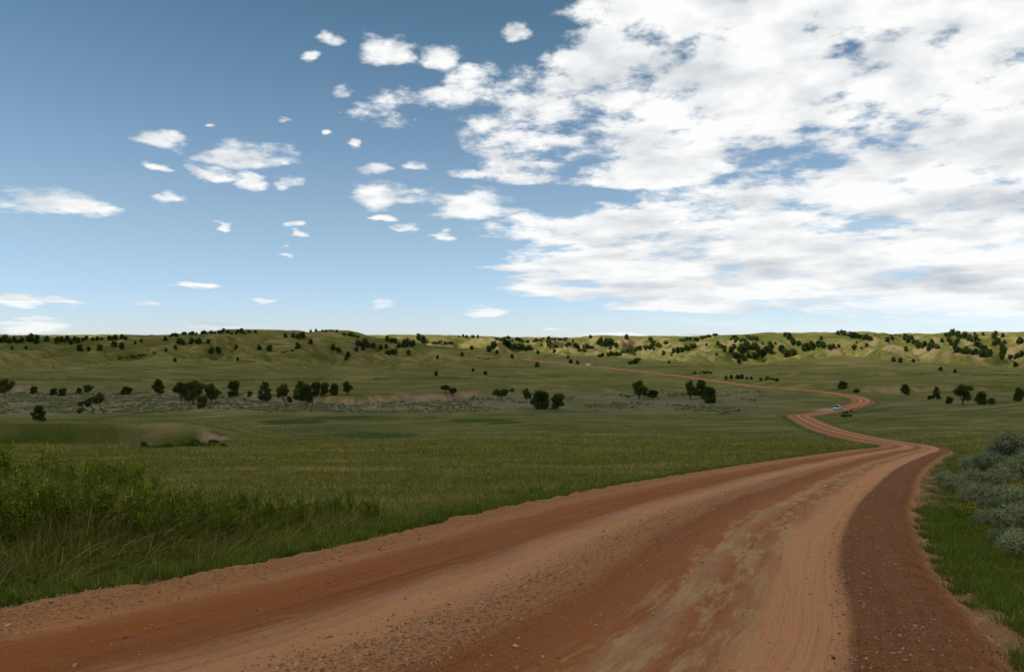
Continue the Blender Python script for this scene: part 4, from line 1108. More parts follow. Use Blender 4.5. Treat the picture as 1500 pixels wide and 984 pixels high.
cluster([(1114, 554), (1128, 552), (1140, 555)], 6, 1.5, 3.4, J, 'low bush at the right end of the terrace row', 'right end of the terrace row', 0.7)
cluster([(735, 572), (720, 572), (760, 570)], 5, 2, 4, T_, 'low green bush behind the spreading valley tree', 'bushes behind the spreading tree')
cluster([(205, 650), (240, 648), (280, 647), (326, 643)], 26, 7, 7, T_, 'dark green shrub down in the left meadow gully', 'shrubs in the gully', 0.8)
cluster([(120, 655), (215, 652)], 6, 3, 5, T_, 'low shrub in the far left part of the gully', 'shrubs in the left gully', 0.8)
cluster([(1230, 606), (1248, 606)], 4, 2, 4, T_, 'dark shrub in the hollow below the bridge', 'shrubs below the bridge', 0.9)
cluster([(905, 575), (925, 578)], 3, 1, 4, T_, 'low bush left of the lone cottonwood', 'bushes left of the lone cottonwood', 0.7)

junipers = sorted([q for q in SPEC if q[3] == 'juniper'], key=lambda q: -(q[2] + (100 if q[5] is None else 0)))
keep = set(id(q) for q in junipers[:292])
byg = {}
for q in SPEC:
    if q[5] and (q[3] != 'juniper' or id(q) in keep): byg.setdefault(q[5], []).append(q)
for gname, qs in byg.items():
    qs.sort(key=lambda q: q[0])
    if len(qs) > 1:
        for i, q in enumerate(qs): q.append(q[4] + ', ' + ('leftmost' if i == 0 else 'rightmost' if i == len(qs) - 1 else ORD[i] + ' from left'))
woodV, woodT, woodA, woodM, woff = [], [], [], [], 0
for n_, q in enumerate(SPEC):
    px, py, rp, kind, lb, grp, squash = q[:7]
    g = ground_at(px, py, 380.0 if py < 590 else 60.0)
    if g is None: continue
    w = 1.8 * rp * g.y / F_PX
    P_ = FAR[kind]; me_ = P_[n_ % len(P_)]
    f = 1.06 if kind == 'juniper' else 0.62
    hh = w * random.uniform(0.84, 1.04) * (0.98 if kind == 'juniper' else 0.9) * squash
    rz = random.uniform(0, 6.28)
    if kind == 'juniper' and id(q) not in keep:
        V = np.empty(len(me_.vertices) * 3, np.float32); me_.vertices.foreach_get('co', V); V = V.reshape(-1, 3).astype(float)
        T = np.empty(len(me_.polygons) * 3, np.int32); me_.loops.foreach_get('vertex_index', T); T = T.reshape(-1, 3)
        A_ = np.empty(len(T), np.float32); me_.attributes['tone'].data.foreach_get('value', A_)
        mi = np.empty(len(T), np.int32); me_.polygons.foreach_get('material_index', mi)
        c_, s__ = math.cos(rz), math.sin(rz)
        V = np.stack([(V[:, 0] * c_ - V[:, 1] * s__) * w * f + g.x, (V[:, 0] * s__ + V[:, 1] * c_) * w * f + g.y, V[:, 2] * hh + g.z - 0.15], 1)
        woodV.append(V); woodT.append(T + woff); woodA.append(A_); woodM.append(mi); woff += len(V)
        continue
    o = bpy.data.objects.new('juniper_tree' if kind == 'juniper' else 'green_shrub', me_); COL.objects.link(o)
    o.location = g - Vector((0, 0, 0.15)); o.scale = (w * f, w * f, hh); o.rotation_euler.z = rz
    tag(o, q[7] if len(q) > 7 else lb, 'tree' if kind == 'juniper' else 'shrub', grp)
if woodV:
    me = new_mesh('juniper_wood', np.vstack(woodV), tris=np.vstack(woodT), smooth=False)
    fattr(me, 'tone', np.concatenate(woodA), 'FACE'); me.materials.append(mat_juniper); me.materials.append(mat_bark)
    me.polygons.foreach_set('material_index', np.concatenate(woodM))
    tag(link('juniper_wood', me), 'small dark junipers filling out the distant hillside thickets', 'trees', kind='stuff')
# ------------------------------------------------------------------ scattering of uncountable things (grass, gravel) by geometry nodes
def blades(seed, n, spread, h0, h1, width, lean, segs=2, droop=0.35):
    r = np.random.default_rng(seed); g = G()
    for i in range(n):
        a = r.uniform(0, 2 * np.pi); q = spread * math.sqrt(r.random())
        bx, by = math.cos(a) * q, math.sin(a) * q
        h = r.uniform(h0, h1); la = a + r.normal() * 0.8; ln = abs(r.normal()) * lean * h
        wa = r.uniform(0, np.pi); wx, wy = math.cos(wa) * width / 2, math.sin(wa) * width / 2
        V, T = [], []
        for k in range(segs + 1):
            t = k / segs
            x, y, z = bx + math.cos(la) * ln * t ** 1.7, by + math.sin(la) * ln * t ** 1.7, h * (t - droop * 0.4 * t ** 3 * (ln / max(h, 1e-6)))
            f = 1 - t
            if k < segs: V += [(x - wx * (0.35 + 0.65 * f), y - wy * (0.35 + 0.65 * f), z), (x + wx * (0.35 + 0.65 * f), y + wy * (0.35 + 0.65 * f), z)]
            else: V.append((x, y, z))
        for k in range(segs - 1): T += [(2 * k, 2 * k + 1, 2 * k + 3), (2 * k, 2 * k + 3, 2 * k + 2)]
        T.append((2 * segs - 2, 2 * segs - 1, 2 * segs))
        g.add(V, T, r.random())
    return g

def scatter(name, label, cat, meshes, pts, rot, scl, idx):
    coll = bpy.data.collections.new(name + '_kinds')
    for i, m_ in enumerate(meshes):
        coll.objects.link(bpy.data.objects.new('%s_kind_%02d' % (name, i), m_))
    me = bpy.data.meshes.new(name); pts = np.asarray(pts, np.float32)
    me.vertices.add(len(pts)); me.vertices.foreach_set('co', pts.ravel())
    at = me.attributes.new('rot', 'FLOAT_VECTOR', 'POINT'); at.data.foreach_set('vector', np.asarray(rot, np.float32).ravel())
    at = me.attributes.new('scl', 'FLOAT_VECTOR', 'POINT'); at.data.foreach_set('vector', np.asarray(scl, np.float32).ravel())
    at = me.attributes.new('kind_index', 'INT', 'POINT'); at.data.foreach_set('value', np.asarray(idx, np.int32))
    o = link(name, me)
    ng = bpy.data.node_groups.new(name, 'GeometryNodeTree')
    ng.interface.new_socket('Geometry', in_out='INPUT', socket_type='NodeSocketGeometry')
    ng.interface.new_socket('Geometry', in_out='OUTPUT', socket_type='NodeSocketGeometry')
    N_ = ng.nodes; gi, go = N_.new('NodeGroupInput'), N_.new('NodeGroupOutput')
    ci = N_.new('GeometryNodeCollectionInfo'); ci.inputs['Collection'].default_value = coll
    ci.inputs['Separate Children'].default_value = True; ci.inputs['Reset Children'].default_value = True
    ip = N_.new('GeometryNodeInstanceOnPoints'); ip.inputs['Pick Instance'].default_value = True
    def na(nm, ty):
        n = N_.new('GeometryNodeInputNamedAttribute'); n.data_type = ty; n.inputs['Name'].default_value = nm
        return [s for s in n.outputs if s.enabled and s.name == 'Attribute'][0]
    L = ng.links
    L.new(gi.outputs[0], ip.inputs['Points']); L.new(ci.outputs[0], ip.inputs['Instance'])
    L.new(na('kind_index', 'INT'), ip.inputs['Instance Index']); L.new(na('scl', 'FLOAT_VECTOR'), ip.inputs['Scale'])
    er = N_.new('FunctionNodeEulerToRotation'); L.new(na('rot', 'FLOAT_VECTOR'), er.inputs[0]); L.new(er.outputs[0], ip.inputs['Rotation'])
    L.new(ip.outputs[0], go.inputs[0])
    md = o.modifiers.new('scatter', 'NODES'); md.node_group = ng
    tag(o, label, cat, kind='stuff')
    return o

rs = np.random.default_rng(99)
def sample(n, dmin, dmax, px0, px1, p=1.0):
    """random ground positions in a sector; p = 1 gives equal density per ring, 2 equal density per area"""
    u = rs.random(n); d = (dmin ** p + (dmax ** p - dmin ** p) * u) ** (1 / p)
    x = (rs.uniform(px0, px1, n) - CX) / F_PX * d
    z, m_ = terrain(x, d)
    return x, d, z, m_
def finish(x, y, z, smin, smax, nk, tilt=0.12, flat=1.0):
    n = len(x); s_ = rs.uniform(smin, smax, n)
    return (np.stack([x, y, z], 1), np.stack([rs.normal(size=n) * tilt, rs.normal(size=n) * tilt, rs.uniform(0, 6.28, n)], 1),
            np.stack([s_, s_, s_ * rs.uniform(0.8, 1.2, n) * flat], 1), rs.integers(0, nk, n))
def pick(arrs, k): return [a[k] for a in arrs]

# short green grass beside the road
short = [blades(700 + i, 26, 0.13, 0.07, 0.20, 0.011, 0.5).mesh('short_grass', mat_grass) for i in range(4)]
X_, Y_, Z_ = [], [], []
for n, d0, d1, a, b_ in ((52000, 6.5, 26, -40, 1580), (30000, 24, 130, 300, 1500)):
    x, y, z, m_ = sample(n, d0, d1, a, b_, 1.2)
    ov = m_['over']; gap = perlin(x / 0.55, y / 0.55, 611) * 0.5 + perlin(x / 0.2, y / 0.2, 612) * 0.25
    right = m_['side'] > 0
    k = (ov + gap * np.where(right, 1.2, 0.95) > np.where(right, 0.22, 0.16)) & (ov < np.where(right, 3.4, 1.7) + gap)
    k &= ~(right & (perlin(x / 1.3, y / 1.3, 233) + 0.4 * perlin(x / 0.35, y / 0.35, 234) > 0.68) & (ov < 1.3))
    X_.append(x[k]); Y_.append(y[k]); Z_.append(z[k])
x, y, z = (np.concatenate(v) for v in (X_, Y_, Z_))
scatter('verge_grass', 'short bright green grass along both edges of the dirt road', 'grass', short, *finish(x, y, z - 0.01, 0.6, 1.25, 4))

# meadow grass
mead = [blades(720 + i, 18, 0.16, 0.06, 0.22, 0.012, 0.7).mesh('meadow_grass', mat_mgrass) for i in range(4)]
x, y, z, m_ = sample(135000, 9, 270, -60, 1560, 0.55)
k = (m_['over'] > 1.2) & (rs.random(len(x)) > 0.45 * straw_at(x, y)) & (rs.random(len(x)) > 0.95 * sm(y, 45, 230) * (1 - 0.7 * sm(m_['gully'], 0.02, 0.2))) & (perlin(x / 3.5, y / 3.5, 620) * 0.6 + rs.random(len(x)) * 0.9 > 0.25)
x, y, z = pick((x, y, z), k)
pt = finish(x, y, z - 0.01, 0.7, 1.3, 4)
pt[2][:] *= np.clip(y / 45, 1.0, 2.2)[:, None] * np.array([1.2, 1.2, 0.85])
scatter('meadow_grass', 'olive and straw coloured meadow grass sloping down to the valley', 'grass', mead, *pt)

# tall weedy grass on the left bank and among the sage
tall = [blades(740 + i, 34, 0.26, 0.22, 0.80, 0.014, 0.85, 4, 0.9).mesh('tall_grass', mat_tall) for i in range(4)]
x, y, z, m_ = sample(26000, 7.5, 34, -140, 760, 1.0)
ov = m_['over']
band = interp(col_of(x, y), [(-140, 8.0), (150, 6.0), (330, 4.0), (560, 2.6), (760, 1.9)])
k = (m_['side'] < 0) & (ov > 1.15 + 0.35 * perlin(x / 0.8, y / 0.8, 631)) & (ov < band) & (rs.random(len(x)) < interp(col_of(x, y), [(-140, 0.55), (300, 0.5), (480, 0.34), (600, 0.2), (760, 0.06)]))
x1, y1, z1, o1 = pick((x, y, z, ov), k)
x, y, z, m_ = sample(2600, 9, 40, 1330, 1620, 1.2)
k = (m_['side'] > 0) & (m_['over'] > 1.7) & (m_['over'] < 9)
x2, y2, z2 = pick((x, y, z), k)
pt = finish(np.append(x1, x2), np.append(y1, y2), np.append(z1, z2) - 0.02, 0.7, 1.15, 4)
lowf = interp(np.append(o1, np.full(len(x2), 2.0)), [(1.0, 0.42), (2.2, 0.95), (3.2, 1.1)]) * np.append(interp(col_of(x1, y1), [(-140, 1.12), (250, 1.0), (450, 0.62), (760, 0.5)]), np.full(len(x2), 0.42))
pt[2][:, 2] *= lowf
scatter('tall_grass', 'tall dark weedy grass on the bank left of the road', 'grass', tall, *pt)

# ------------------------------------------------------------------ yellow sweet clover, each plant a thing
def clover(seed, h=1.0, nst=7):
    r = np.random.default_rng(seed); st, lf, fl = G(), G(), G()
    for i in range(nst):
        a = r.uniform(0, 6.28); e = np.array((math.cos(a) * r.uniform(0.05, 0.34), math.sin(a) * r.uniform(0.05, 0.34), h * r.uniform(0.65, 1.0)))
        P_ = bent(r, (math.cos(a) * 0.03, math.sin(a) * 0.03, -0.02), e, 7, 0.025); tube(st, P_, np.linspace(0.006, 0.0025, 7), 3, 0.5)
        for j in range(5):
            t = r.uniform(0.3, 0.95); b0 = P_[0] + (P_[-1] - P_[0]) * t
            b0 = np.array([np.interp(t * 6, np.arange(7), P_[:, q]) for q in range(3)])
            b1 = b0 + np.array((r.normal() * 0.09, r.normal() * 0.09, r.uniform(0.08, 0.2)))
            tube(st, [b0, (b0 + b1) / 2, b1], [0.003, 0.0025, 0.0015], 3, 0.5)
            q = b0 + (b1 - b0) * r.random((9, 1)) + r.normal(size=(9, 3)) * 0.018; leaves(lf, q, 0.026, r, 1.7)
            if r.random() < 0.32:
                q = b1 + np.stack([r.normal(size=13) * 0.008, r.normal(size=13) * 0.008, np.linspace(-0.03, 0.07, 13)], 1); leaves(fl, q, 0.016, r, 1.3)
        q = P_[0] + (P_[-1] - P_[0]) * r.random((44, 1)) + r.normal(size=(44, 3)) * 0.045; q[:, 2] = np.abs(q[:, 2]); leaves(lf, q, 0.034, r, 1.8)
    return st.mesh('clover_stems', mat_clover, True), lf.mesh('clover_leaves', mat_clover), fl.mesh('clover_flowers', mat_yellow)
CL = [clover(810 + i) for i in range(5)]
def place_clover(px, py, hpx, label, group=None, i=0):
    g = ground_at(px, py, 5.0)
    if g is None: return
    h = hpx * g.y / F_PX
    o = bpy.data.objects.new('yellow_sweet_clover', None); COL.objects.link(o); o.location = g; o.rotation_euler.z = random.uniform(0, 6.28)
    w_ = max(h, 0.55) * random.uniform(0.85, 1.1); o.scale = (w_, w_, h)
    s_, l_, f_ = CL[i % 5]
    link('stems', s_, None, o); tag(link('leaves', l_, None, o), kind='stuff'); tag(link('flowers', f_, None, o), kind='stuff')
    tag(o, label, 'wildflower', group)
cl_specs = []
def clover_row(n, x0, x1, fy, spread, hp, label, group):
    for k in range(n):
        x = x0 + (x1 - x0) * (k + random.uniform(0.1, 0.9)) / n
        cl_specs.append((x, fy(x) + random.uniform(-spread, spread), hp(x) * random.uniform(0.8, 1.15), label, group))
clover_row(18, -20, 160, lambda x: 815 - 0.20 * x, 18, lambda x: 105 - 0.1 * x, 'yellow flowering clover low on the near left bank', 'clover low on the left bank')
clover_row(22, -20, 230, lambda x: 745 + 0.05 * x, 14, lambda x: 95 - 0.12 * x, 'clover on the upper part of the dark left bank', 'clover on the upper left bank')
clover_row(30, 190, 345, lambda x: 806 - 0.13 * (x - 190), 16, lambda x: 82 - 0.14 * (x - 190), 'yellow clover in the thick stand at the middle of the bank', 'clover in the middle of the bank')
clover_row(22, 300, 450, lambda x: 790 - 0.11 * (x - 300), 12, lambda x: 60 - 0.1 * (x - 300), 'yellow clover where the tall weeds thin out', 'clover in the thinning weeds')
clover_row(12, 425, 530, lambda x: 772 - 0.13 * (x - 425), 7, lambda x: 40, 'low yellow clover along the right end of the weeds', 'clover at the end of the weeds')
cl_specs += [(545, 768, 42, 'big yellow clover bush standing apart at the road verge', None), (556, 766, 36, 'clover just right of the big clover bush', None), (533, 768, 34, 'clover just left of the big clover bush', None)]
clover_row(6, 690, 830, lambda x: 741 - 0.165 * (x - 690), 3, lambda x: 14, 'tiny yellow clover on the verge far along the road', 'clover far along the verge')
byg = {}
for q in cl_specs: byg.setdefault(q[4], []).append(q)
ci_ = 0
for gname, qs in byg.items():
    qs.sort(key=lambda q: q[0])
    for i, q in enumerate(qs):
        lb = q[3] if gname is None else q[3] + ', ' + ('leftmost' if i == 0 else 'rightmost' if i == len(qs) - 1 else ORD[i] + ' from left')
        place_clover(q[0], q[1], q[2], lb, gname, ci_); ci_ += 1

# ------------------------------------------------------------------ sagebrush
def sagebrush(seed, n_stem=46, per=46, leaf=0.045):
    r = np.random.default_rng(seed); st, lf = G(), G()
    for i in range(n_stem):
        a = r.uniform(0, 6.28); q = 0.72 * math.sqrt(r.random()); h = (1.0 - 0.42 * (q / 0.72) ** 2) * r.uniform(0.72, 1.08)
        e = np.array((math.cos(a) * q, math.sin(a) * q, h)); P_ = bent(r, (math.cos(a) * q * 0.12, math.sin(a) * q * 0.12, -0.05), e, 6, 0.04)
        tube(st, P_, np.linspace(0.016, 0.004, 6), 4)
        t = 0.35 + 0.67 * r.random(per) ** 0.75
        c = np.stack([np.interp(t * 5, np.arange(6), P_[:, k]) for k in range(3)], 1) + r.normal(size=(per, 3)) * 0.06
        leaves(lf, c, leaf * r.uniform(0.6, 1.2, per), r, 2.6, up=1.2, tone=np.clip(0.25 + 0.6 * r.random(per) * r.uniform(0.6, 1.3), 0, 1))
    return st.mesh('sage_stems', mat_bark, True), lf.mesh('sage_leaves', mat_sage)
SG = [sagebrush(900 + i, 70, 70, 0.034) for i in range(4)]
def place_sage(px, py, wpx, label, i, tall_=0.88):
    g = ground_at(px, py, 5.0)
    w_ = wpx * g.y / F_PX / 1.5
    o = bpy.data.objects.new('sagebrush', None); COL.objects.link(o); o.location = g - Vector((0, 0, 0.03)); o.rotation_euler.z = random.uniform(0, 6.28); o.scale = (w_, w_, w_ * tall_)
    st, lf = SG[i % 4]; link('stems', st, None, o); tag(link('leaves', lf, None, o), kind='stuff')
    tag(o, label, 'bush', 'sagebrush on the bank right of the road')
for i, q in enumerate([(1486, 668, 62, 'tall olive sagebrush at the top of the right bank, cut by the edge'), (1450, 690, 52, 'brownish sagebrush below the topmost one on the right bank'), (1495, 705, 66, 'sagebrush at the right edge in the middle of the bank', ),
                       (1403, 722, 46, 'pale sagebrush leftmost on the right bank near the bend'), (1428, 712, 44, 'sagebrush behind the leftmost pale one on the right bank'), (1440, 735, 52, 'silvery sagebrush in the centre of the right bank'),
                       (1474, 742, 58, 'pale blue grey sagebrush right of the silvery centre one'), (1490, 778, 74, 'large silver sagebrush at the right edge, lower on the bank'), (1447, 772, 48, 'sagebrush behind the golden flowers'),
                       (1505, 820, 80, 'lowest sagebrush at the right edge above the green verge'), (1385, 706, 30, 'small low sagebrush by the bend on the right'), (1468, 712, 50, 'sagebrush in the upper middle of the right bank'),
                       (1512, 690, 60, 'sagebrush peeking in at the right edge near the top'), (1470, 800, 50, 'low sagebrush in front of the silver one at the right edge'),
                       (1422, 690, 40, 'dry brownish sagebrush at the upper left of the right bank'), (1462, 674, 44, 'sagebrush just left of the tall olive one at the top'), (1420, 738, 44, 'silvery sagebrush between the leftmost pale one and the centre'),
                       (1500, 745, 60, 'grey sagebrush at the right edge in mid bank'), (1455, 755, 50, 'pale sagebrush just above the golden flowers')]):
    place_sage(q[0], q[1], q[2], q[3], i)
# golden flowers among the sage
def daisies(seed):
    r = np.random.default_rng(seed); st, fl = G(), G()
    for i in range(16):
        e = np.array((r.normal() * 0.18, r.normal() * 0.12, r.uniform(0.35, 0.5))); tube(st, bent(r, (e[0] * 0.3, e[1] * 0.3, 0), e, 4, 0.03), [0.005, 0.004, 0.003, 0.003], 3)
        c = e + r.normal(size=(5, 3)) * 0.006; leaves(fl, c, 0.032, r, 1.1)
        leaves(st, np.linspace((e[0] * 0.3, e[1] * 0.3, 0.05), e * 0.9, 8) + r.normal(size=(8, 3)) * 0.01, 0.03, r, 2.6)
    return st.mesh('daisy_stems', mat_clover), fl.mesh('daisy_heads', mat_gold)
DS = [daisies(3), daisies(4)]
for i, (px, py, lb) in enumerate([(1402, 762, 'golden flower clump, leftmost of three before the sagebrush'), (1422, 766, 'golden flower clump, middle of three before the sagebrush'), (1442, 768, 'golden flower clump, rightmost of three before the sagebrush')]):
    g = ground_at(px, py, 5.0); o = bpy.data.objects.new('golden_wildflower', None); COL.objects.link(o); o.location = g; o.rotation_euler.z = i * 1.3
    link('stems', DS[i % 2][0], None, o); tag(link('flower_heads', DS[i % 2][1], None, o), kind='stuff'); tag(o, lb, 'wildflower', 'golden flowers by the sagebrush')

# sagebrush flat along the creek: the nearest are things, the rest one mass
small = []
for i in range(4):
    r = np.random.default_rng(960 + i); lf = G()
    for k in range(9):
        a = r.uniform(0, 6.28); q = r.uniform(0, 0.42); p, d = clump_points(r, np.array((math.cos(a) * q, math.sin(a) * q, r.uniform(0.25, 0.5))), 0.27, 24)
        p[:, 2] = np.maximum(p[:, 2], 0.02); leaves(lf, p, 0.15, r, 1.5, normal=d)
    small.append(lf.mesh('creek_sage', mat_sage))
x, y, z, m_ = sample(8500, 236, 392, -40, 1120, 2.0)
pxs = col_of(x, y)
k = (m_['creek'] + 0.6 * perlin(x / 14, y / 14, 45) + 0.9 * perlin(x / 30, y / 20, 46) > 0.75 + 0.5 * sm(pxs, 640, 760)) & (m_['over'] > 5) & (m_['scarp'] < 0.4) & (m_['terrace'] < 0.4)
x, y, z = pick((x, y, z), k)
order = np.argsort(y); x, y, z = x[order], y[order], z[order]
nI = min(290, len(x))
near_by = {}
VTG = [(ground_at(q[0], q[1]), q[4]) for q in VT]
for i in np.argsort(col_of(x[:nI], y[:nI])):
    lm = min(VTG, key=lambda q: math.hypot(q[0].x - x[i], q[0].y - y[i]))[1]
    near_by.setdefault(' '.join(lm.split()[:7]), []).append(int(i))
for lm, ids in near_by.items():
    while lm.split()[-1] in ('of', 'the', 'at', 'in', 'a', 'with', 'on', 'just', 'to', 'by', 'left', 'right', 'under', 'between', 'behind', 'against', 'and', 'above', 'pair'): lm = ' '.join(lm.split()[:-1])
    lm = lm.rstrip(',')
    for n_, i in enumerate(ids):
        o = bpy.data.objects.new('creek_sagebrush', small[i % 4]); COL.objects.link(o)
        s_ = random.uniform(0.7, 1.45); o.location = (x[i], y[i], z[i] - 0.05); o.scale = (s_ * 1.25, s_ * 1.25, s_ * 0.8); o.rotation_euler.z = random.uniform(0, 6.28)
        w_ = '' if len(ids) == 1 else ', leftmost' if n_ == 0 else ', rightmost' if n_ == len(ids) - 1 else ', ' + (ORD[n_] + ' from left' if n_ < 50 else ORD[len(ids) - 1 - n_] + ' from right')
        tag(o, 'low grey sagebrush near the ' + lm + w_, 'bush', 'sagebrush on the creek flat')
if len(x) > nI:
    pt = finish(x[nI:], y[nI:], z[nI:] - 0.05, 0.6, 1.4, 4, 0.05, 0.8)
    scatter('sagebrush_flat', 'grey green sagebrush covering the creek flat', 'bushes', small, *pt)

# ------------------------------------------------------------------ gravel and stones
mat_stone, nt, b = new_mat('pebble')
oi = nt.nodes.new('ShaderNodeObjectInfo')
rr_ = S(oi.outputs['Random'])
S.put(b.inputs['Base Color'], MIXC(rr_, (0.16, 0.075, 0.035), (0.40, 0.26, 0.16)))
mat_white, nt, b = new_mat('white stone')
S.put(b.inputs['Base Color'], MIXC(NOISE(OBJCO(), 30.0, 3.0), (0.55, 0.53, 0.48), (0.75, 0.74, 0.70)))
def stone(seed, mat, name):
    r = np.random.default_rng(seed); t = (1 + 5 ** 0.5) / 2
    V = np.array([(-1, t, 0), (1, t, 0), (-1, -t, 0), (1, -t, 0), (0, -1, t), (0, 1, t), (0, -1, -t), (0, 1, -t), (t, 0, -1), (t, 0, 1), (-t, 0, -1), (-t, 0, 1)], float) / 1.9
    T = np.array([(0, 11, 5), (0, 5, 1), (0, 1, 7), (0, 7, 10), (0, 10, 11), (1, 5, 9), (5, 11, 4), (11, 10, 2), (10, 7, 6), (7, 1, 8), (3, 9, 4), (3, 4, 2), (3, 2, 6), (3, 6, 8), (3, 8, 9), (4, 9, 5), (2, 4, 11), (6, 2, 10), (8, 6, 7), (9, 8, 1)])
    V *= (1 + r.normal(size=(12, 1)) * 0.2); V *= np.array((1.15, 0.9, 0.62)) 
    me = new_mesh(name, V, tris=T, smooth=False); me.materials.append(mat); return me
stones = [stone(40 + i, mat_stone, 'pebble') for i in range(5)]
from mathutils.bvhtree import BVHTree
n = 60000
u = rs.random(n); s__ = S_CAM - 3 + 34 * u ** 1.6
t__ = np.where(rs.random(n) < 0.42, -0.38 + rs.normal(size=n) * 0.34, np.where(rs.random(n) < 0.45, rs.uniform(2.9, 4.9, n), np.where(rs.random(n) < 0.5, rs.uniform(-4.9, -3.3, n), rs.uniform(-4.7, 4.7, n))))
keepm = rs.random(n) < 0.38
s__, t__ = s__[keepm], t__[keepm]
cx, cy = np.interp(s__, RS, RC[:, 0]), np.interp(s__, RS, RC[:, 1])
tx = np.interp(s__, RS, np.gradient(RC[:, 0])); ty = np.interp(s__, RS, np.gradient(RC[:, 1])); l = np.hypot(tx, ty)
xx, yy = cx + t__ * ty / l, cy - t__ * tx / l
# height from the road sheet
Vn, Qn, Sn, Tn = segs[1]; Vm, Qm, Sm_, Tm = segs[2]
def road_z(sv, tv):
    out = np.empty(len(sv))
    for (V, n_t, s0, ds) in ((segs[1][0], 221, S_CAM - 4.2, 0.055), (segs[2][0], 121, S_CAM + 26, 0.2)):
        g_ = V[:, 2].reshape(-1, n_t); hw_ = np.interp(sv, RS, RH)
        i_ = np.clip(((sv - s0) / ds).round().astype(int), 0, len(g_) - 1); j_ = np.clip(((tv / hw_ + 1) / 2 * (n_t - 1)).round().astype(int), 0, n_t - 1)
        z_ = g_[i_, j_]
        sel = (sv >= s0 - 0.1) if ds > 0.1 else np.ones(len(sv), bool)
        out = np.where(sel, z_, out)
    return out
zz_ = road_z(s__, t__)
sz = np.clip(rs.lognormal(-4.75, 0.42, len(xx)), 0.004, 0.032)
pts = np.stack([xx, yy, zz_ + sz * 0.15], 1)
scatter('road_gravel', 'loose gravel lying in a windrow and along the road edges', 'gravel', stones, pts, np.stack([rs.normal(size=len(xx)) * 0.4, rs.normal(size=len(xx)) * 0.4, rs.uniform(0, 6.28, len(xx))], 1),
        np.repeat(sz[:, None], 3, 1), rs.integers(0, 5, len(xx)))
x, y, z, m_ = sample(26000, 6.0, 30, -40, 1580, 1.1)
k = (m_['over'] > -0.25) & (m_['over'] < np.where(m_['side'] > 0, 1.3, 0.5)) & (rs.random(len(x)) < 0.7)
x, y, z = pick((x, y, z), k)
sz = np.clip(rs.lognormal(-4.5, 0.45, len(x)), 0.005, 0.04)
scatter('verge_gravel', 'loose pale gravel spilled on the grass verges', 'gravel', stones, np.stack([x, y, z + sz * 0.2], 1), np.stack([rs.normal(size=len(x)) * 0.4, rs.normal(size=len(x)) * 0.4, rs.uniform(0, 6.28, len(x))], 1),
        np.repeat(sz[:, None], 3, 1), rs.integers(0, 5, len(x)))
wst = [stone(80 + i, mat_white, 'white_stone') for i in range(3)]
for i, (px, py, wp, lb) in enumerate([(195, 878, 11, 'largest white stone at the left grass edge'), (183, 862, 4, 'small white stone above the largest one at the grass edge'), (87, 873, 6, 'white stone in the grass near the bottom left'), (5, 884, 5, 'white stone at the left border of the grass'),
                                      (107, 864, 5, 'small white stone in the grass right of the bottom left one'), (181, 858, 5, 'white stone nearest the weeds on the left verge'), (455, 800, 5, 'white stone on the verge under the thick clover'), (300, 845, 5, 'pale stone at the road edge below the clover stand'), (22, 895, 4, 'tiny white stone in the lower left corner grass')]):
    g = ground_at(px, py, 4.0); o = bpy.data.objects.new('white_stone', wst[i % 3]); COL.objects.link(o); w_ = wp * g.y / F_PX / 1.9
    o.location = g + Vector((0, 0, w_ * 0.5 + 0.02)); o.scale = (w_, w_, w_); o.rotation_euler.z = i * 1.1; tag(o, lb, 'stone', 'white stones in the left verge')
# ------------------------------------------------------------------ creek bridge and the two cars
def box(g, x0, x1, y0, y1, z0, z1, taper=0.0):
    V = [(x0, y0, z0), (x1, y0, z0), (x1, y1, z0), (x0, y1, z0), (x0 + taper, y0 + taper, z1), (x1 - taper, y0 + taper, z1), (x1 - taper, y1 - taper, z1), (x0 + taper, y1 - taper, z1)]
    T = [(0, 2, 1), (0, 3, 2), (4, 5, 6), (4, 6, 7), (0, 1, 5), (0, 5, 4), (1, 2, 6), (1, 6, 5), (2, 3, 7), (2, 7, 6), (3, 0, 4), (3, 4, 7)]
    g.add(V, T, 0.5)
def simple(name, col, rough=0.6, metal=0.0, vary=None):
    m_, nt, b = new_mat(name)
    nz = NOISE(OBJCO(), 6.0, 4.0, 0.6)
    S.put(b.inputs['Base Color'], MIXC(nz, tuple(c * 0.8 for c in col), tuple(min(1, c * 1.15) for c in col)))
    b.inputs['Roughness'].default_value = rough; b.inputs['Metallic'].default_value = metal
    return m_
mat_conc = simple('weathered concrete', (0.34, 0.23, 0.15), 0.9); mat_timber = simple('dark timber', (0.045, 0.035, 0.028), 0.9)
mat_paint_w = simple('white car paint', (0.75, 0.76, 0.77), 0.25); mat_paint_s = simple('silver car paint', (0.40, 0.42, 0.45), 0.28)
mat_glass = simple('tinted glass', (0.02, 0.024, 0.03), 0.08); mat_tyre = simple('tyre rubber', (0.02, 0.02, 0.02), 0.85); mat_rim = simple('wheel rim', (0.45, 0.45, 0.46), 0.35, 0.8)
mat_lampw = simple('headlamp glass', (0.75, 0.77, 0.78), 0.1); mat_lampr = simple('tail lamp', (0.35, 0.02, 0.02), 0.2)

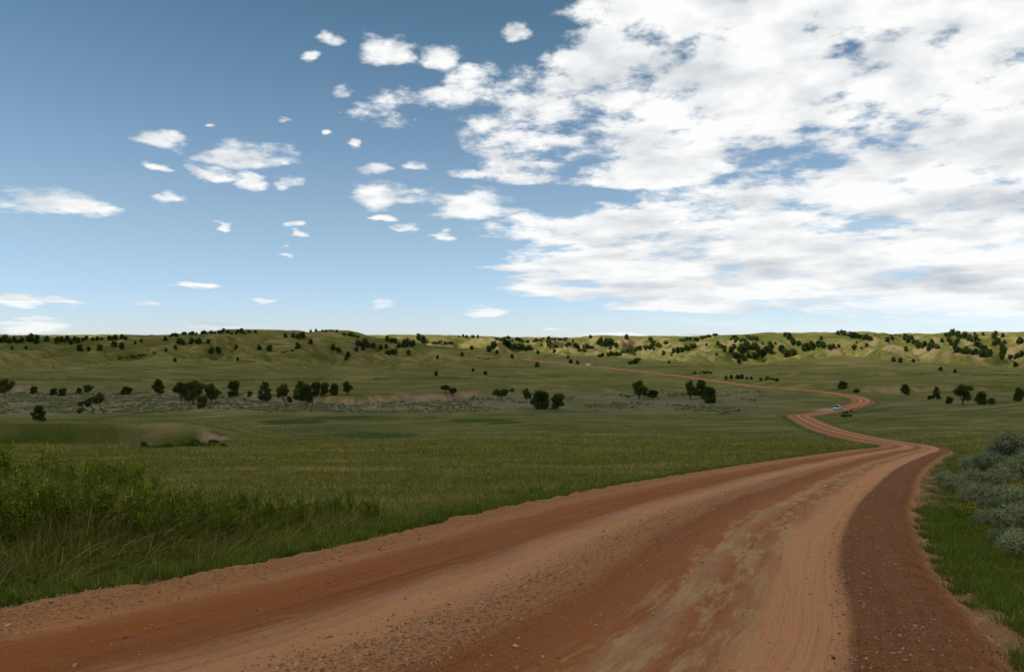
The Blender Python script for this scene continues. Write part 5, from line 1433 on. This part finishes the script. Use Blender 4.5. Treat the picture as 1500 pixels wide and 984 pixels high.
def frame_on_road(px):
    i = min(range(len(RS)), key=lambda k: abs(col_of(RC[k, 0], RC[k, 1]) - px) + (1e4 if RS[k] < S_CAM + 250 else 0))
    return i
def road_frame(i):
    t = RC[min(i + 3, len(RC) - 1)] - RC[max(i - 3, 0)]; return Vector(RC[i]), math.atan2(t[1], t[0]), math.atan2(t[2], math.hypot(t[0], t[1]))
ib = int(np.argmin(np.hypot(RC[:, 0] - at_h(1219, 600.5, 26)[0], RC[:, 1] - at_h(1219, 600.5, 26)[1])))
p, yaw, pit = road_frame(ib)
br = bpy.data.objects.new('bridge', None); COL.objects.link(br); br.location = p + Vector((0, 0, 0.09)); br.rotation_euler = (0, -pit, yaw)
def part(name, fn, mat, parent, smooth=False):
    g = G(); fn(g); return link(name, g.mesh(name, mat, smooth), None, parent)
part('deck', lambda g: box(g, -6.5, 6.5, -4.1, 4.1, -0.45, 0.03), mat_conc, br)
for sgn in (-1, 1):
    part('kerb', lambda g: box(g, -6.7, 6.7, sgn * 4.2 - 0.14, sgn * 4.2 + 0.14, -0.4, 0.32), mat_conc, br)
    part('beam', lambda g: box(g, -6.2, 6.2, sgn * 3.6 - 0.2, sgn * 3.6 + 0.2, -1.0, -0.46), mat_timber, br)
    part('abutment', lambda g: box(g, sgn * 6.0 - 0.5, sgn * 6.0 + 0.5, -4.0, 4.0, -3.6, -0.47), mat_conc, br)
    for yy_ in (-3.4, 0, 3.4):
        part('pile', lambda g: tube(g, [(sgn * 2.2, yy_, -4.4), (sgn * 2.2, yy_, -2), (sgn * 2.2, yy_, -0.5)], [0.2, 0.2, 0.2], 8), mat_timber, br, True)
tag(br, 'low pale bridge carrying the dirt road over a dark creek hollow', 'bridge')

def lathe_wheel(parent, x, y, rad_=0.36, w=0.24):
    def tyre(g):
        k = 18; prof = [(rad_ * 0.62, -w / 2), (rad_ * 0.94, -w / 2), (rad_, -w * 0.3), (rad_, w * 0.3), (rad_ * 0.94, w / 2), (rad_ * 0.62, w / 2)]
        V = [(math.cos(a) * r_, q, math.sin(a) * r_) for a in np.linspace(0, 2 * np.pi, k, endpoint=False) for r_, q in prof]
        n_ = len(prof); T = []
        for i in range(k):
            for j in range(n_):
                a, b_, c_, d_ = i * n_ + j, i * n_ + (j + 1) % n_, ((i + 1) % k) * n_ + (j + 1) % n_, ((i + 1) % k) * n_ + j
                T += [(a, b_, c_), (a, c_, d_)]
        g.add(V, T, 0.5)
    def rim(g):
        for s_ in (-1, 1):
            k = 14; V = [(0, s_ * w * 0.42, 0)] + [(math.cos(a) * rad_ * 0.64, s_ * w * 0.36, math.sin(a) * rad_ * 0.64) for a in np.linspace(0, 2 * np.pi, k, endpoint=False)]
            g.add(V, [(0, 1 + i, 1 + (i + 1) % k) for i in range(k)], 0.5)
    t = part('wheel', tyre, mat_tyre, parent, True); t.location = (x, y, rad_)
    part('rim', rim, mat_rim, t)
def car(px, paint, label, s_off, side, flipdir=False, tall_=1.0):
    i = min(range(len(RS)), key=lambda k: abs(RS[k] - s_off)); p, yaw, pit = road_frame(i)
    o = bpy.data.objects.new('car', None); COL.objects.link(o)
    off = Vector((math.sin(yaw), -math.cos(yaw), 0)) * side
    o.location = p + off + Vector((0, 0, 0.07 if side == 0 else 0.06)); o.rotation_euler = (0, -pit if not flipdir else pit, yaw + (math.pi if flipdir else 0))
    prof = [(-2.25, 0.38), (-2.3, 0.75), (-2.22, 1.05), (-1.35, 1.10), (-0.3, 1.12), (0.95, 1.08), (2.05, 0.92), (2.28, 0.72), (2.25, 0.36)]
    cab = [(-2.12, 1.06), (-1.85, 1.68 * tall_), (-0.9, 1.78 * tall_), (0.15, 1.74 * tall_), (0.95, 1.10)]
    def shell(prof_, w0, w1):
        def f(g):
            n_ = len(prof_); V = []
            for s_ in (-1, 1):
                for x, z in prof_: V.append((x, s_ * (w0 if z < 1.2 else w1), z))
            T = []
            for a in range(n_):
                b_ = (a + 1) % n_; T += [(a, b_, n_ + b_), (a, n_ + b_, n_ + a)]
            for a in range(1, n_ - 1): T += [(0, a + 1, a), (n_, n_ + a, n_ + a + 1)]
            g.add(V, T, 0.5)
        return f
    body = part('body', shell(prof, 0.92, 0.92), paint, o)
    part('roof', shell(cab, 0.86, 0.70), paint, o)
    for s_ in (-1, 1):
        part('side_window', lambda g: g.add([(-1.75, s_ * 0.875, 1.16), (0.70, s_ * 0.875, 1.16), (0.08, s_ * 0.735, 1.64 * tall_), (-1.60, s_ * 0.735, 1.62 * tall_), (-1.75, s_ * 0.80, 1.16), (0.70, s_ * 0.80, 1.16), (0.08, s_ * 0.68, 1.64 * tall_), (-1.60, s_ * 0.68, 1.62 * tall_)],
             [(0, 1, 2), (0, 2, 3), (4, 6, 5), (4, 7, 6), (0, 4, 5), (0, 5, 1), (2, 6, 7), (2, 7, 3)], 0.5), mat_glass, o)
        part('headlight', lambda g: box(g, 2.18, 2.31, s_ * 0.62 - 0.2, s_ * 0.62 + 0.2, 0.66, 0.84), mat_lampw, o)
        part('tail_light', lambda g: box(g, -2.33, -2.22, s_ * 0.76 - 0.1, s_ * 0.76 + 0.1, 0.8, 1.05), mat_lampr, o)
        for x in (-1.42, 1.42): lathe_wheel(o, x, s_ * 0.82)
    part('windscreen', lambda g: g.add([(0.97, -0.74, 1.14), (0.97, 0.74, 1.14), (0.26, 0.66, 1.70 * tall_), (0.26, -0.66, 1.70 * tall_), (0.87, -0.70, 1.12), (0.87, 0.70, 1.12), (0.16, 0.62, 1.68 * tall_), (0.16, -0.62, 1.68 * tall_)],
         [(0, 1, 2), (0, 2, 3), (4, 6, 5), (4, 7, 6), (0, 4, 5), (0, 5, 1), (2, 6, 7), (2, 7, 3)], 0.5), mat_glass, o)
    part('rear_window', lambda g: g.add([(-2.13, -0.70, 1.16), (-2.13, 0.70, 1.16), (-1.93, 0.62, 1.60 * tall_), (-1.93, -0.62, 1.60 * tall_), (-2.03, -0.70, 1.16), (-2.03, 0.70, 1.16), (-1.83, 0.62, 1.60 * tall_), (-1.83, -0.62, 1.60 * tall_)],
         [(0, 2, 1), (0, 3, 2), (4, 5, 6), (4, 6, 7), (0, 1, 5), (0, 5, 4), (2, 3, 7), (2, 7, 6)], 0.5), mat_glass, o)
    tag(o, label, 'car')
    return o
car(1220, mat_paint_s, 'silver car crossing the creek bridge on the winding road', RS[ib] + 1.0, 1.4, True)
q_ = at_h(869, 535.5, 21.2); jf = int(np.argmin(np.hypot(RC[:, 0] - q_[0], RC[:, 1] - q_[1])))
car(869, mat_paint_w, 'tiny white car on the far road across the hillside', RS[jf], 0.0, True)
